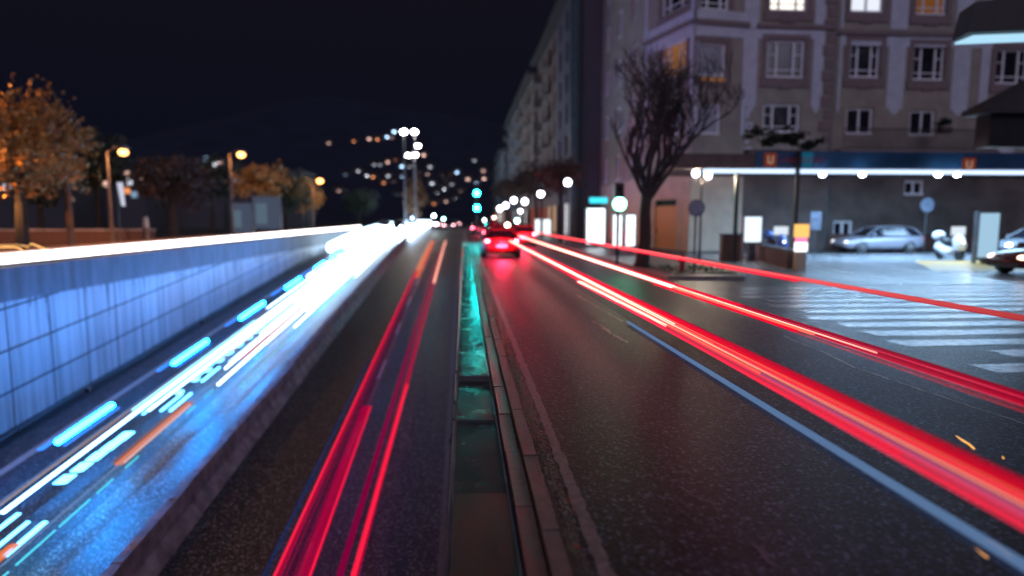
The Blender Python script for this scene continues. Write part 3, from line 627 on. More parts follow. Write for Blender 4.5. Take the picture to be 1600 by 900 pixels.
# ================================================================== CANOPY (right)
CY = 26.0
xa = atY(1056, 250, CY).x; xb = 32.0; zt = atY(1200, 236, CY).z; zl = atY(1300, 264, CY).z
cn = thing('station_canopy', 'wide flat canopy with blue fascia and a glowing white light strip under it', 'canopy', (18, CY, 0))
xm = atY(1180, 250, CY).x
mb = MB(); mb.box(xa + .4, xb, CY + .25, CY + 7.5, zl + .15, zt - .15); mb.build('roof', GREYROOF, cn)
mb = MB(); mb.box(xa, xm, CY, CY + .2, zl, zt - .12); mb.box(xa, xa + .2, CY + .21, CY + 7.5, zl, zt - .12); mb.build('side_fascia', BROWNF, cn)
mb = MB(); mb.box(xm, xb, CY - .03, CY + .2, zl + .02, zt); mb.build('fascia', BLUEF, cn)
STRIP = emit('canopy strip light', (0.58, 0.74, 1.0), 1.7)
mb = MB(); x1 = atY(1105, 250, CY).x; mb.box(x1, xb, CY - .10, CY + .5, zl - .16, zl - .03); mb.build('light_strip', STRIP, cn)
BULB = emit('canopy downlight', (0.8, 0.93, 1.0), 45)
for px in (1285, 1347, 1465, 1495): 
    p = atY(px, 273, CY - .2); mb = MB(); mb.sphere((p.x, CY - .22, p.z), .12, 12, 8, .7); mb.build('downlight', BULB, cn)
for px in (1345, 1470, 1600):
    p = atY(px, 273, CY); d = bpy.data.lights.new('canopy_light', 'AREA'); d.shape = 'RECTANGLE'; d.size = 4; d.size_y = 3; d.energy = 800; d.color = (0.38, 0.66, 1.0)
    o = bpy.data.objects.new('canopy_light', d); COL.objects.link(o); o.parent = cn; o.location = Vector((p.x + 1, CY + 2.5, zl - .05)) - cn.location
for px in (1152, 1246):
    yp = CY + .3 if px < 1200 else CY - .35; p = atY(px, 300, yp); mb = MB(); mb.box(p.x - .07, p.x + .07, yp, yp + .14, 0, zl + .1 if px < 1200 else zt - .02); mb.build('post', BLACK, cn)
ORS = emit('orange logo', (0.75, 0.14, 0.07), 0.17); RDT = emit('red lettering', (0.6, 0.08, 0.07), 0.13); PAL = emit('pale letter', (1.0, .6, .45), 0.3); CY_ = emit('cyan panel', (0.03, 0.30, 0.55), 0.25)
def logo(px0, px1, py0, py1):
    a = atY(px0, py1, CY); b = atY(px1, py0, CY); mb = MB(); mb.box(a.x, b.x, CY - .055, CY - .031, a.z, b.z); lo = mb.build('logo', ORS, cn)
    w_ = b.x - a.x; h_ = b.z - a.z; mb = MB(); yy = CY - .065
    mb.box(a.x + w_ * .25, a.x + w_ * .38, yy, CY - .056, a.z + h_ * .25, a.z + h_ * .8); mb.box(a.x + w_ * .62, a.x + w_ * .75, yy, CY - .056, a.z + h_ * .25, a.z + h_ * .8); mb.box(a.x + w_ * .38, a.x + w_ * .62, yy, CY - .056, a.z + h_ * .2, a.z + h_ * .36)
    mb.build('letter', PAL, lo)
logo(1193, 1213, 239, 261); logo(1502, 1524, 247, 268)
mb = MB(); x = atY(1221, 250, CY).x
rnd = random.Random(3)
for k in range(11):                                # unreadable red letters
    zc_ = atY(1221, 250, CY).z; a = x + k * .175; 
    mb = MB(); mb.box(a, a + .03, CY - .05, CY - .031, zc_ - .1, zc_ + .1)
    if k % 2: mb.box(a + .031, a + .11, CY - .05, CY - .031, zc_ + .06, zc_ + .1)
    if k % 3 != 1: mb.box(a + .031, a + .11, CY - .05, CY - .031, zc_ - .1, zc_ - .06)
    mb.build('letter', RDT, cn)
mb = MB(); a = atY(1252, 262, CY); b = atY(1270, 238, CY); mb.box(a.x, b.x, CY - .045, CY - .031, a.z, b.z); mb.build('cyan_panel', CY_, cn)
# leafy planters on the roof
def leafy(name, lab, cat, c, rx, ry, rz_, nleaf, m, size=.12, group=None, stem=None, seed=0, clumps=10, parent=None, cm='crown'):
    rnd = random.Random(seed); t_ = parent or thing(name, lab, cat, (c[0], c[1], c[2] - rz_), group=group)
    cl = []
    for _ in range(clumps):
        d = Vector((rnd.gauss(0, 1), rnd.gauss(0, 1), rnd.gauss(0, 1))).normalized() * (rnd.random() ** .5) * .8
        cl.append((Vector((c[0] + d.x * rx, c[1] + d.y * ry, c[2] + d.z * rz_)), rnd.uniform(.16, .36)))
    mb = MB()
    for _ in range(nleaf):
        cc_, k_ = rnd.choice(cl); d = Vector((rnd.gauss(0, .5) * rx, rnd.gauss(0, .5) * ry, rnd.gauss(0, .5) * rz_)) * k_
        p = cc_ + d; a = Vector((rnd.gauss(0, 1), rnd.gauss(0, 1), rnd.gauss(0, 1))).normalized(); b = a.cross(Vector((rnd.gauss(0, 1), rnd.gauss(0, 1), rnd.gauss(0, 1)))).normalized(); s_ = size * rnd.uniform(.6, 1.4)
        mb.add([p - a * s_, p - b * s_ * .6, p + a * s_, p + b * s_ * .6], [(0, 1, 2, 3)])
    mb.build(cm, m, t_); return t_
for i, (px, py, rx) in enumerate(((1190, 222, 1.0), (1228, 216, .9), (1262, 222, .6), (1475, 196, .45))):
    yy = CY + 1.5; p = atY(px, py + 14, yy) if i < 3 else atY(px, py + 12, BY - 1.0)
    z_ = max(zt - .15, p.z) if i < 3 else p.z
    t_ = thing('potted_shrub', ['leafy dark shrub in a trough on the left part of the canopy roof', 'bushy dark shrub in a trough, middle of three on the canopy roof', 'small shrub in a trough beside the middle one on the canopy roof', 'small potted shrub on the terrace by the upper windows'][i], 'shrub', (p.x, p.y, zt - .15 if i < 3 else p.z), group='potted shrubs above the canopy')
    z0_ = t_.location.z; mb = MB(); mb.prism([(p.x - rx * .7, p.y - .25), (p.x + rx * .7, p.y - .25), (p.x + rx * .7, p.y + .25), (p.x - rx * .7, p.y + .25)], z0_, z0_ + .35); mb.build('trough', BALC, t_)
    leafy('', '', '', (p.x, p.y, z0_ + .35 + rx * .6), rx * 1.1, .4, rx * .6, 700, LEAF_G, .07, seed=i, parent=t_, cm='foliage')
p = atY(1571, 226, CY + 2); t_ = thing('satellite_dish', 'pale round satellite dish on the canopy roof at the right', 'satellite dish', (p.x, p.y, zt - .15))
mb = MB(); mb.tube([(p.x, p.y + .15, zt - .15), (p.x, p.y + .15, p.z)], .03, 6); mb.build('mast', STEEL, t_)
mb = MB(); mb.tube([(p.x, p.y - .08, p.z), (p.x, p.y, p.z), (p.x, p.y + .1, p.z)], [.46, .36, .05], 20, caps=False); mb.build('dish', STUCCO, t_)
# roof of the near kiosk, top right
YK = 15.0
a = atY(1513, 20, YK); t_ = thing('kiosk_roof', 'dark overhanging roof with a blue-white lit underside at the top right corner', 'roof', (a.x + 3, YK + 2, 0))
zk = atY(1560, 62, YK).z; zk2 = atY(1560, 8, YK).z
mb = MB(); mb.add([(a.x, YK, zk + .15), (a.x + .15, YK, zk + .85), (a.x + 7, YK, zk + 1.9), (a.x + 7, YK, zk + .55), (a.x + .25, YK + .8, zk + .15), (a.x + .4, YK + .8, zk + .85), (a.x + 7, YK + .8, zk + 1.9), (a.x + 7, YK + .8, zk + .55)],
     [(0, 1, 2, 3), (4, 7, 6, 5), (0, 4, 5, 1), (1, 5, 6, 2), (2, 6, 7, 3), (0, 3, 7, 4)]); mb.build('roof_slab', GREYROOF, t_)
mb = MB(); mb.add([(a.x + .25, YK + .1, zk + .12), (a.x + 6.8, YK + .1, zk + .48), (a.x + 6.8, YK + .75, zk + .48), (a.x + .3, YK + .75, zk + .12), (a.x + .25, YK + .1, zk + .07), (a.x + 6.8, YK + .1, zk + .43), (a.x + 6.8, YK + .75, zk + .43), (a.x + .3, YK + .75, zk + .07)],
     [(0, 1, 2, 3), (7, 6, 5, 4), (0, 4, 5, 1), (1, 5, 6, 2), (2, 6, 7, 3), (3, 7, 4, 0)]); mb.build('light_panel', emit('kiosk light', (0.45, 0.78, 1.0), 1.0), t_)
mb = MB(); mb.box(a.x + 4.5, a.x + 4.8, YK + .3, YK + .6, 0, zk + .4); mb.build('post', BLACK, t_)
a = atY(1540, 168, 20.0); t_ = thing('gabled_kiosk', 'dark gabled hut roof at the right edge above the canopy lights', 'kiosk', (a.x + 3.5, 22, 0))
mb = MB(); z2 = atY(1600, 130, 20).z; mb.add([(a.x, 20, a.z), (a.x + 4, 20, z2 + 1.3), (a.x + 8, 20, a.z), (a.x, 21, a.z), (a.x + 4, 21, z2 + 1.3), (a.x + 8, 21, a.z), (a.x, 20, a.z - .15), (a.x + 8, 20, a.z - .15), (a.x, 21, a.z - .15), (a.x + 8, 21, a.z - .15)],
     [(0, 1, 4, 3), (1, 2, 5, 4), (0, 6, 7, 2, 1), (3, 4, 5, 9, 8), (6, 8, 9, 7), (0, 3, 8, 6), (2, 7, 9, 5)]); mb.build('roof', GREYROOF, t_)
mb = MB(); mb.box(a.x + .45, a.x + 7, 20.3, 20.9, zt - .4, a.z - .15); mb.build('wall', BLACK, t_)
mb = MB(); mb.box(a.x + 3.4, a.x + 3.7, 20.4, 20.7, 0, zt - .4); mb.build('post', BLACK, t_)
# low walls
for (x0, y0, x1, y1, h_, lab) in ((12.25, 23.2, 14.0, 30.5, .66, 'long dark brown low wall below the canopy'), (atY(1127, 385, 27).x, 27, atY(1157, 385, 27).x, 27.1, 1.15, 'short dark brown wall end to the left of the long low wall')):
    t_ = thing('low_wall', lab, 'wall', (x0, y0, 0), group='brown low walls under the canopy'); d = (Vector((x1, y1, 0)) - Vector((x0, y0, 0))); L = d.length; d.normalize(); nn = Vector((d.y, -d.x, 0))
    mb = MB(); mb.obox(Vector((x0, y0, 0)), d, nn, 0, L, 0, h_, -.15, .15); mb.build('panel', BROWNW, t_)
    mb = MB(); mb.obox(Vector((x0, y0, 0)), d, nn, -.04, L + .04, h_, h_ + .06, -.2, .2); mb.build('coping', STEEL, t_)
wl = atY(1163, 400, 25.5); 
# ================================================================== STREET FURNITURE (right)
def sign(px, pyc, pyb, Y, lab, kind='round', r=.32, z0=0.0):
    b = atY(px, pyb, Y); c = atY(px, pyc, Y); t_ = thing('road_sign', lab, 'sign', (b.x, Y, z0), group='road signs')
    mb = MB(); mb.tube([(b.x, Y, z0), (b.x, Y, c.z)], .035, 8); mb.build('post', STEEL, t_)
    mb = MB()
    if kind == 'round': mb.disc((b.x, Y - .05, c.z), (0, 1, 0), r, .02, 24)
    else: mb.box(b.x - r * .62, b.x + r * .62, Y - .06, Y - .04, c.z - r, c.z + r)
    o_ = mb.build('plate', BLUEP, t_)
    mb = MB()
    if kind == 'round': mb.tube([Vector((b.x + r * .97 * math.cos(k / 24 * 6.2832), Y - .062, c.z + r * .97 * math.sin(k / 24 * 6.2832))) for k in range(25)], .014, 5)
    else: mb.box(b.x - r * .45, b.x + r * .45, Y - .066, Y - .061, c.z + r * .1, c.z + r * .2)
    mb.build('border', STEEL, o_)
BLUEP = mat('sign back grey blue', (0.16, 0.19, 0.26), .4)
sign(1084, 325, 436, 20.0, 'round sign on a post in the small planted bed', 'round', .27, .12)
sign(1443, 320, 392, 33.0, 'pale round sign on a post beside the silver car', 'round', .40)
sign(1271, 345, 400, 29.0, 'small rectangular sign on a post by the brown wall', 'rect', .42)
def globe_lamp(x, y, zb_, h, lab, r=.16, twin=False, k=18, watts=60, col=(1, .93, .85)):
    t_ = thing('street_lamp', lab, 'street lamp', (x, y, zb_), group='white globe street lamps')
    mb = MB(); mb.tube([(x, y, zb_), (x, y, zb_ + .6), (x, y, h - .1)], [.09, .05, .04], 8)
    if twin: mb.tube([(x - .28, y, h - .22), (x, y, h - .3), (x + .28, y, h - .28)], .025, 6)
    mb.build('pole', BLACK, t_)
    E = emit('globe %.0f' % k, (.86, .86, 1.0), k)
    for dx, dz in (((-.28, 0), (.28, -.08)) if twin else ((0, 0),)):
        mb = MB(); mb.sphere((x + dx, y, h + dz), r, 12, 8); mb.build('globe', E, t_)
        lamp(t_, (x + dx, y - .0, h + dz - r - .12), col, watts / (2 if twin else 1), .1)
for i, (Y, px, py) in enumerate(((41, 887, 285), (55, 845, 303), (69, 820, 315), (83, 803, 313), (97, 790, 321), (112, 781, 326))):
    p = atY(px, py, Y); globe_lamp(p.x, Y, .12, p.z, '%s white globe lamp along the right pavement, counted from the camera' % ORD[i], r=.22 + .04 * i, k=14, watts=35)
p = atY(1097, 271, 28); globe_lamp(p.x, 28, 0, p.z, 'twin globe lamp by the cream ground floor', r=.15, twin=True, k=24, watts=330, col=(1, .78, .55))
def lightbox(px0, px1, py0, py1, Y, lab, k=3.0, col=(.85, .93, 1), base=0.12, group='lit advertising panels', cat='light box'):
    a = atY(px0, py1, Y); b = atY(px1, py0, Y); t_ = thing('light_box', lab, cat, ((a.x + b.x) / 2, Y, base), group=group)
    mb = MB(); mb.box(a.x - .06, a.x, Y - .12, Y + .12, base, b.z); mb.box(b.x, b.x + .06, Y - .12, Y + .12, base, b.z); mb.box(a.x - .06, b.x + .06, Y - .12, Y + .12, b.z, b.z + .07); mb.box(a.x, b.x, Y - .1, Y + .1, a.z - .1, a.z)
    if a.z - .1 > base + .02: mb.box((a.x + b.x) / 2 - .15, (a.x + b.x) / 2 + .15, Y - .07, Y + .07, base, a.z - .1)
    mb.build('frame', STEEL, t_); mb = MB(); mb.box(a.x, b.x, Y - .09, Y + .09, a.z, b.z); mb.build('screen', emit('box %s%.1f' % (str(col), k), col, k), t_); return t_
lightbox(916, 946, 326, 381, 38, 'tall glowing white advertising panel on the right pavement', 2.6)
lightbox(957, 971, 336, 384, 30, 'narrow white lit panel below the green traffic light', 2.2)
lightbox(977, 992, 336, 384, 30, 'narrow white lit panel next to the bare tree trunk', 2.2)
lightbox(836, 860, 343, 366, 62, 'small square white panel near the far red cars', 1.6)
lightbox(1161, 1189, 339, 378, 27.5, 'white lit poster panel behind the brown wall', 1.5, (.72, .86, 1), 0)
lightbox(1523, 1560, 333, 402, 25, 'tall pale blue lit pump panel by the dark red car', .8, (.45, .72, .95), 0)
a = atY(935, 313, 37); t_ = thing('shop_sign', 'small lit turquoise sign above the white panel', 'sign', (a.x, 37, .12)); mb = MB(); mb.box(a.x - .52, a.x + .52, 36.9, 37.05, a.z - .16, a.z + .16); mb.build('panel', emit('turq', (.05, .65, .8), 1.6), t_); mb = MB(); mb.tube([(a.x + .45, 37.1, .12), (a.x + .45, 37.1, a.z)], .04, 6); mb.build('pole', BLACK, t_)
# advertising totem at the wall end
b = atY(1250, 424, 22.6); t_ = thing('parking_totem', 'yellow, pink and white lit totem standing at the end of the brown wall', 'totem', (b.x, 22.6, 0))
mb = MB(); mb.box(b.x - .16, b.x + .16, 22.5, 22.8, 0, .66); mb.build('base', STONE_L, t_)
for nm, z0_, z1_, w_, c_, k in (('white_panel', .66, 1.0, .19, (.9, .93, 1), 1.8), ('pink_panel', 1.0, 1.18, .17, (1, .25, .5), 1.2), ('yellow_panel', 1.18, 1.66, .22, (1, .55, .15), 1.25)):
    mb = MB(); mb.box(b.x - w_, b.x + w_, 22.5, 22.75, z0_ + .002, z1_); mb.build(nm, emit(nm, c_, k), t_)
# traffic lights
def traffic_light(x, y, zb_, hs, lab, r=.12, k=60, col=(0.0, .9, .75), side=0.0, watts=0):
    t_ = thing('traffic_light', lab, 'traffic light', (x, y, zb_), group='green traffic lights')
    mb = MB(); mb.tube([(x, y + .12, zb_), (x, y + .12, max(hs) + .75)], .06, 8); mb.build('pole', BLACK, t_)
    for h in hs:
        mb = MB(); mb.box(x + side - .17, x + side + .17, y - .1, y + .06, h - .22, h + .78)
        if side: mb.box(min(x, x + side), max(x, x + side), y, y + .1, h + .5, h + .56)
        hd = mb.build('signal_head', BLACK, t_)
        mb = MB(); mb.disc((x + side, y - .125, h), (0, 1, 0), r, .04, 20); mb.build('green_lens', emit('green %s' % str(col), col, k), hd)
        for q in (.28, .56): mb = MB(); mb.disc((x + side, y - .108, h + q), (0, 1, 0), .1, .01, 16); mb.build('dark_lens', GLASS, hd)
        if watts:
            d = bpy.data.lights.new('glow', 'SPOT'); d.energy = watts; d.color = col; d.spot_size = R(150); d.shadow_soft_size = .12; o_ = bpy.data.objects.new('glow', d); COL.objects.link(o_); o_.parent = t_
            o_.location = Vector((x + side, y - .2, h)) - t_.location; o_.rotation_euler = (R(80), 0, R(180))
p1_ = atY(745, 302, 52); p2_ = atY(745, 325, 52)
traffic_light(p1_.x, 52, .02, (p2_.z, p1_.z), 'tall signal post with two teal green lights over the end of the median', r=.20, k=280, col=(0.005, .85, .8), watts=0)
p = atY(967, 319, 24); traffic_light(p.x, 24, .12, (p.z,), 'near green traffic light beside the bare tree', r=.24, k=30, col=(.12, .9, .50), watts=0)
d = bpy.data.lights.new('glow', 'POINT'); d.energy = 22; d.color = (.1, 1, .45); d.shadow_soft_size = .2; o_ = bpy.data.objects.new('glow', d); COL.objects.link(o_); o_.location = (p.x + .1, 24.4, p.z)
for o2 in COL.objects:
    if o2.get('label') == 'near green traffic light beside the bare tree': o_.parent = o2; o_.location = Vector((p.x + .5, 24.6, p.z)) - o2.location
# small bed with a hydrant
bx0, bx1, by0, by1 = 6.55, 8.6, 19.6, 22.4
mb = MB(); mb.box(bx0, bx1, by0, by1, .12, .16); struct(mb.build('planting_bed', LEAFLITTER))
mb = MB(); rnd = random.Random(5)
for _ in range(500):
    c = Vector((rnd.uniform(bx0, bx1), rnd.uniform(by0, by1), .17 + rnd.random() * .08)); a = Vector((rnd.gauss(0, 1), rnd.gauss(0, 1), rnd.gauss(0, .5))).normalized() * .05; b = a.cross(Vector((0, .3, 1))).normalized() * .03; mb.add([c - a, c - b, c + a, c + b], [(0, 1, 2, 3)])
o = mb.build('ground_cover', LEAF_G); o['kind'] = 'stuff'; tag(o, 'low dark leaves covering the small bed', 'ground cover')
p = atY(1066, 425, 20.6); t_ = thing('fire_hydrant', 'small dark red hydrant in the planted bed', 'hydrant', (p.x, 20.6, .16))
RED = mat('dark red paint', (.22, .02, .02), .4); mb = MB(); mb.tube([(p.x, 20.6, .16), (p.x, 20.6, .22), (p.x, 20.6, .23), (p.x, 20.6, .62), (p.x, 20.6, .70), (p.x, 20.6, .74)], [.13, .13, .09, .09, .07, .02], 14); mb.build('barrel', RED, t_)
mb = MB(); mb.tube([(p.x - .16, 20.6, .5), (p.x + .16, 20.6, .5)], .045, 10); mb.build('outlet', RED, t_)

# ================================================================== TREES
def bare_tree(base, fork, crown_c, rx, rz_, lab, seed=1, rb=.24, m=BARK, twigs=3, group='street trees on the right pavement', name='bare_tree'):
    rnd = random.Random(seed); t_ = thing(name, lab, 'tree', base, group=group)
    b = Vector(base); f = Vector(fork); mb = MB()
    pts = [b, b.lerp(f, .05), b.lerp(f, .35) + Vector((.05, 0, 0)), b.lerp(f, .7) + Vector((-.03, 0, 0)), f]
    mb.tube(pts, [rb * 1.35, rb * 1.05, rb * .9, rb * .8, rb * .75], 12); mb.build('trunk', m, t_, smooth=True)
    mb = MB(); cc_ = Vector(crown_c)
    def grow(p, d, L, r, dep):
        n_ = 4; path = [p]; q = p.copy(); dd = d.copy()
        for i in range(n_):
            dd = (dd + Vector((rnd.gauss(0, .07), rnd.gauss(0, .07), rnd.gauss(.05, .05)))).normalized(); q = q + dd * L / n_; path.append(q.copy())
        mb.tube(path, [r * (1 - .45 * i / n_) for i in range(n_ + 1)], 6 if dep > 1 else 4, caps=False)
        if dep <= 0: return
        for k in range(rnd.choice((2, 3, 3)) if dep > 1 else twigs + 1):
            s_ = path[rnd.randint(2, n_)] if k else path[-1]
            nd = (dd + Vector((rnd.gauss(0, .42), rnd.gauss(0, .42), rnd.gauss(.22, .25)))).normalized()
            tgt = cc_ + Vector((rnd.uniform(-1, 1) * rx, rnd.uniform(-1, 1) * rx, rnd.uniform(-.3, 1) * rz_)) - s_
            nd = (nd + tgt.normalized() * .42).normalized(); grow(s_, nd, L * rnd.uniform(.64, .86), max(r * .58, .008), dep - 1)
    for k in range(9):
        a = k / 9 * 6.283 + rnd.uniform(-.3, .3); tgt = cc_ + Vector((math.cos(a) * rx * .75, math.sin(a) * rx * .75, rnd.uniform(-.35, .35) * rz_)); d = (tgt - f)
        grow(f - Vector((0, 0, .25 * (k % 3))), d.normalized(), d.length * .52, rb * .44, 5)
    mb.build('crown', m, t_); return t_
base = gnd(1003, 417, .12); Yt = base.y
fk = atY(1012, 292, Yt); cc0 = atY(1036, 180, Yt)
bare_tree((base.x, Yt, .12), (fk.x, Yt, fk.z), (cc0.x - .15, Yt, cc0.z - .1), 2.3, 2.0, 'large bare pollarded tree in front of the ornate corner building', seed=4, rb=.25, twigs=4)
def street_tree(x, y, zb_, h, cr, lab, seed, m=LEAF_D, n=1500, size=.12, cz=None, group='street trees on the right pavement', rz_=None, tr=.14):
    t_ = thing('street_tree', lab, 'tree', (x, y, zb_), group=group); rnd = random.Random(seed); rz_ = rz_ or cr * .8
    c = (x, y, h - rz_); mb = MB(); mb.tube([(x, y, zb_), (x + .05, y, zb_ + (h - zb_) * .3), (x, y, h - rz_)], [tr * 1.2, tr * .85, tr * .5], 8)
    for k in range(7):
        a = rnd.uniform(0, 6.28); mb.tube([(x, y, (zb_ + h) / 2 - .3 * (k % 3)), (x + math.cos(a) * cr * .4, y + math.sin(a) * cr * .4, h - rz_), (x + math.cos(a) * cr * .75, y + math.sin(a) * cr * .75, h - rz_ * .5)], [tr * .45, tr * .3, tr * .1], 5)
    mb.build('trunk', BARK, t_); leafy('', '', '', c, cr, cr, rz_, n, m, size, seed=seed, parent=t_, clumps=46); return t_
for i, (Y, x) in enumerate(((47, 7.1), (58, 7.0), (70, 7.0), (84, 6.9), (100, 6.9), (118, 6.9))):
    street_tree(x, Y, .12, [6.6, 7.2, 7.4, 7.6, 8.2, 8.5][i], 2.1, '%s dark brownish street tree on the right pavement beyond the bare one' % ORD[i], 20 + i, m=LEAF_D, n=1500, size=.14)
# left side trees
LG = 'trees beyond the street on the left'
p = atY(20, 200, 30); street_tree(p.x, 30, 0, atY(20, 125, 30).z, 3.2, 'large orange autumn tree lit by an unseen sodium lamp at the left edge', 31, LEAF_O, 16000, .11, group=LG, rz_=2.7, tr=.25)
p = atY(268, 300, 52); street_tree(p.x, 52, 0, atY(268, 235, 52).z, 3.6, 'wide dark tree with orange lower leaves between two street lamps', 32, LEAF_D, 2600, .17, group=LG, rz_=2.4, tr=.33)
p = atY(405, 290, 66); street_tree(p.x, 66, 0, atY(405, 248, 66).z, 3.0, 'orange tree to the right of the middle street lamp', 33, LEAF_O, 1800, .2, group=LG, rz_=2.2)
p = atY(478, 320, 92); street_tree(p.x, 92, 0, atY(478, 280, 92).z, 2.6, 'amber tree behind the farthest sodium street lamp', 34, LEAF_O, 1300, .22, group=LG, rz_=2.4)
p = atY(649, 310, 125); street_tree(p.x, 125, 0, atY(649, 274, 125).z, 2.6, 'lone brownish round tree at the end of the sunken road', 35, mat('russet leaf', (.20, .10, .05), .7, var=.3), 2600, .22, group=LG, rz_=4.4)
for i, (px, Y, tp) in enumerate(((60, 60, 215), (150, 66, 200), (330, 80, 235), (560, 130, 290), (445, 84, 262))):
    p = atY(px, 300, Y); street_tree(p.x, Y, 0, atY(px, tp, Y).z, 4.2, '%s dark unlit tree from the left in the park background' % ORD[i], 40 + i, LEAF_G, 2200, .24, group='dark park trees', rz_=3.2, tr=.25)

# ================================================================== LEFT SIDE FURNITURE
SOD = (1.0, .42, .11)
def arm_lamp(px, py, Y, lab, W_, k=40, r=.22, arm=-1.0, polepx=None):
    p = atY(px, py, Y); t_ = thing('street_lamp', lab, 'street lamp', (p.x + arm, Y, 0), group='sodium street lamps on the left')
    mb = MB(); mb.tube([(p.x + arm, Y, 0), (p.x + arm, Y, p.z * .55), (p.x + arm, Y, p.z), (p.x + arm * .5, Y, p.z + .35), (p.x, Y, p.z + .3)], [.13, .09, .06, .05, .05], 8); mb.build('pole', mat('lamp post brown', (.16, .11, .09), .6), t_)
    mb = MB(); mb.tube([(p.x - .25, Y, p.z + .32), (p.x + .1, Y, p.z + .3), (p.x + .3, Y, p.z + .24)], [.06, .2, .1], 10); mb.build('head', STEEL, t_)
    mb = MB(); mb.sphere((p.x, Y - .03, p.z), r, 14, 8, .75); mb.build('lens', emit('sodium %d' % k, (1.0, .44, .12), k), t_)
    lamp(t_, (p.x, Y, p.z - r - .15), SOD, W_, .2); return t_
arm_lamp(193, 238, 42, 'bright sodium street lamp, left of three', 420, 7, .28)
arm_lamp(377, 242, 58, 'bright sodium street lamp, middle of three, above the orange tree', 480, 7, .34)
arm_lamp(500, 283, 84, 'farther sodium street lamp with amber glow, right of three', 800, 7, .42)
# unseen, left of frame: one added to light the big tree, one above trench
for (x, y, z, W_, lab) in ((-21.6, 26.3, 5.0, 3000, 'unseen sodium flood lamp added out of frame to light the big orange tree'), (-16.2, 9.5, 8.5, 1300, 'sodium street lamp out of frame above the tiled wall')):
    t_ = thing('street_lamp', lab, 'street lamp', (x - 1, y, 0), group='sodium street lamps on the left')
    mb = MB(); mb.tube([(x - 1, y, 0), (x - 1, y, z), (x, y, z + .3)], [.12, .07, .05], 8); mb.build('pole', STEEL, t_); mb = MB(); mb.sphere((x, y, z), .2, 12, 8, .7); mb.build('lens', emit('sodium 40', (1.0, .62, .30), 40), t_); o_ = lamp(t_, (x, y, z - .35), SOD, W_, .2)
    if y > 20: t_.name = 'tree_fill_lamp'; nd_ = bpy.data.lights.new('bulb', 'SPOT'); nd_.energy = 9000; nd_.color = SOD; nd_.spot_size = R(120); nd_.spot_blend = .5; nd_.shadow_soft_size = .2; o_.data = nd_; o_.rotation_euler = (R(97), 0, 0)
a = atY(105, 250, 34); b = atY(112, 376, 34); t_ = thing('wooden_pole', 'plain brown wooden pole rising by the left street', 'pole', (b.x, 34, 0))
WP = mat('brown pole wood', (.22, .12, .085), .8, var=.3, scale=5); mb = MB(); mb.tube([(b.x, 34, 0), (b.x - .05, 34, a.z)], [.18, .13], 10); mb.build('shaft', WP, t_)
mb = MB(); mb.tube([(b.x - .05, 34, a.z), (b.x - .05, 34, a.z + .12)], [.15, .10], 10); mb.build('cap', STEEL, t_)
a = atY(188, 303, 40); t_ = thing('lit_banner', 'narrow bright white hanging banner left of the dark tree', 'banner', (a.x, 40, 0))
b1, b2 = atY(188, 285, 40), atY(190, 322, 40); mb = MB(); mb.add([(a.x - .16, 40, b1.z), (a.x + .16, 40, b1.z), (a.x + .22, 40, b2.z), (a.x + .02, 40, b2.z), (a.x - .16, 40.05, b1.z), (a.x + .16, 40.05, b1.z), (a.x + .22, 40.05, b2.z), (a.x + .02, 40.05, b2.z)], [(0, 1, 2, 3), (7, 6, 5, 4), (0, 4, 5, 1), (1, 5, 6, 2), (2, 6, 7, 3), (3, 7, 4, 0)]); mb.build('cloth', emit('banner', (.8, .82, 1), .75), t_)
mb = MB(); mb.tube([(a.x - .22, 40.1, 0), (a.x - .22, 40.1, b1.z + .1), (a.x + .2, 40.1, b1.z + .1)], .035, 6); mb.build('post', STEEL, t_)
BILL = emit('poster light', (.38, .48, .75), .15); 
for i, (x0, x1, y0, y1, Y) in enumerate(((362, 393, 318, 364, 60), (398, 437, 308, 358, 64))):
    a = atY(x0, y1, Y); b = atY(x1, y0, Y); t_ = thing('billboard', ['left of two pale lit billboards behind the left street', 'right, larger of two pale lit billboards behind the left street'][i], 'billboard', ((a.x + b.x) / 2, Y, 0), group='billboards on the left')
    mb = MB(); mb.box(a.x, b.x, Y - .05, Y + .05, a.z, b.z); pn = mb.build('poster', BILL, t_)
    mb = MB(); mb.box(a.x - .08, a.x, Y - .08, Y + .08, 0, b.z + .1); mb.box(b.x, b.x + .08, Y - .08, Y + .08, 0, b.z + .1); mb.box(a.x, b.x, Y - .08, Y + .08, b.z, b.z + .1); mb.build('frame', STEEL, t_)
    mb = MB(); mb.box(a.x + .2, a.x + (b.x - a.x) * .5, Y - .07, Y - .051, a.z + .5, b.z - .6); mb.build('picture', emit('poster teal', (.3, .45, .6), .3), pn)
t_ = thing('park_wall', 'low reddish brown wall along the left street', 'wall', (-28, 44, 0)); BR = mat('brick wall brown', (.12, .055, .045), .8, var=.3, scale=6, bump=.4)
mb = MB(); mb.box(-48, -20.5, 44, 44.3, 0, 1.05); mb.build('brick_face', BR, t_); mb = MB(); mb.box(-48, -20.4, 43.95, 44.35, 1.05, 1.15); mb.build('coping', CONC, t_)
a = atY(228, 350, 38); t_ = thing('bollard_post', 'short brown post with a pale top in front of the low wall', 'post', (a.x, 38, 0)); mb = MB(); mb.tube([(a.x, 38, 0), (a.x, 38, a.z - .2)], .16, 10); mb.build('shaft', WP, t_); mb = MB(); mb.tube([(a.x, 38, a.z - .2), (a.x, 38, a.z + .4)], [.17, .12], 10); mb.build('top', STONE_L, t_)
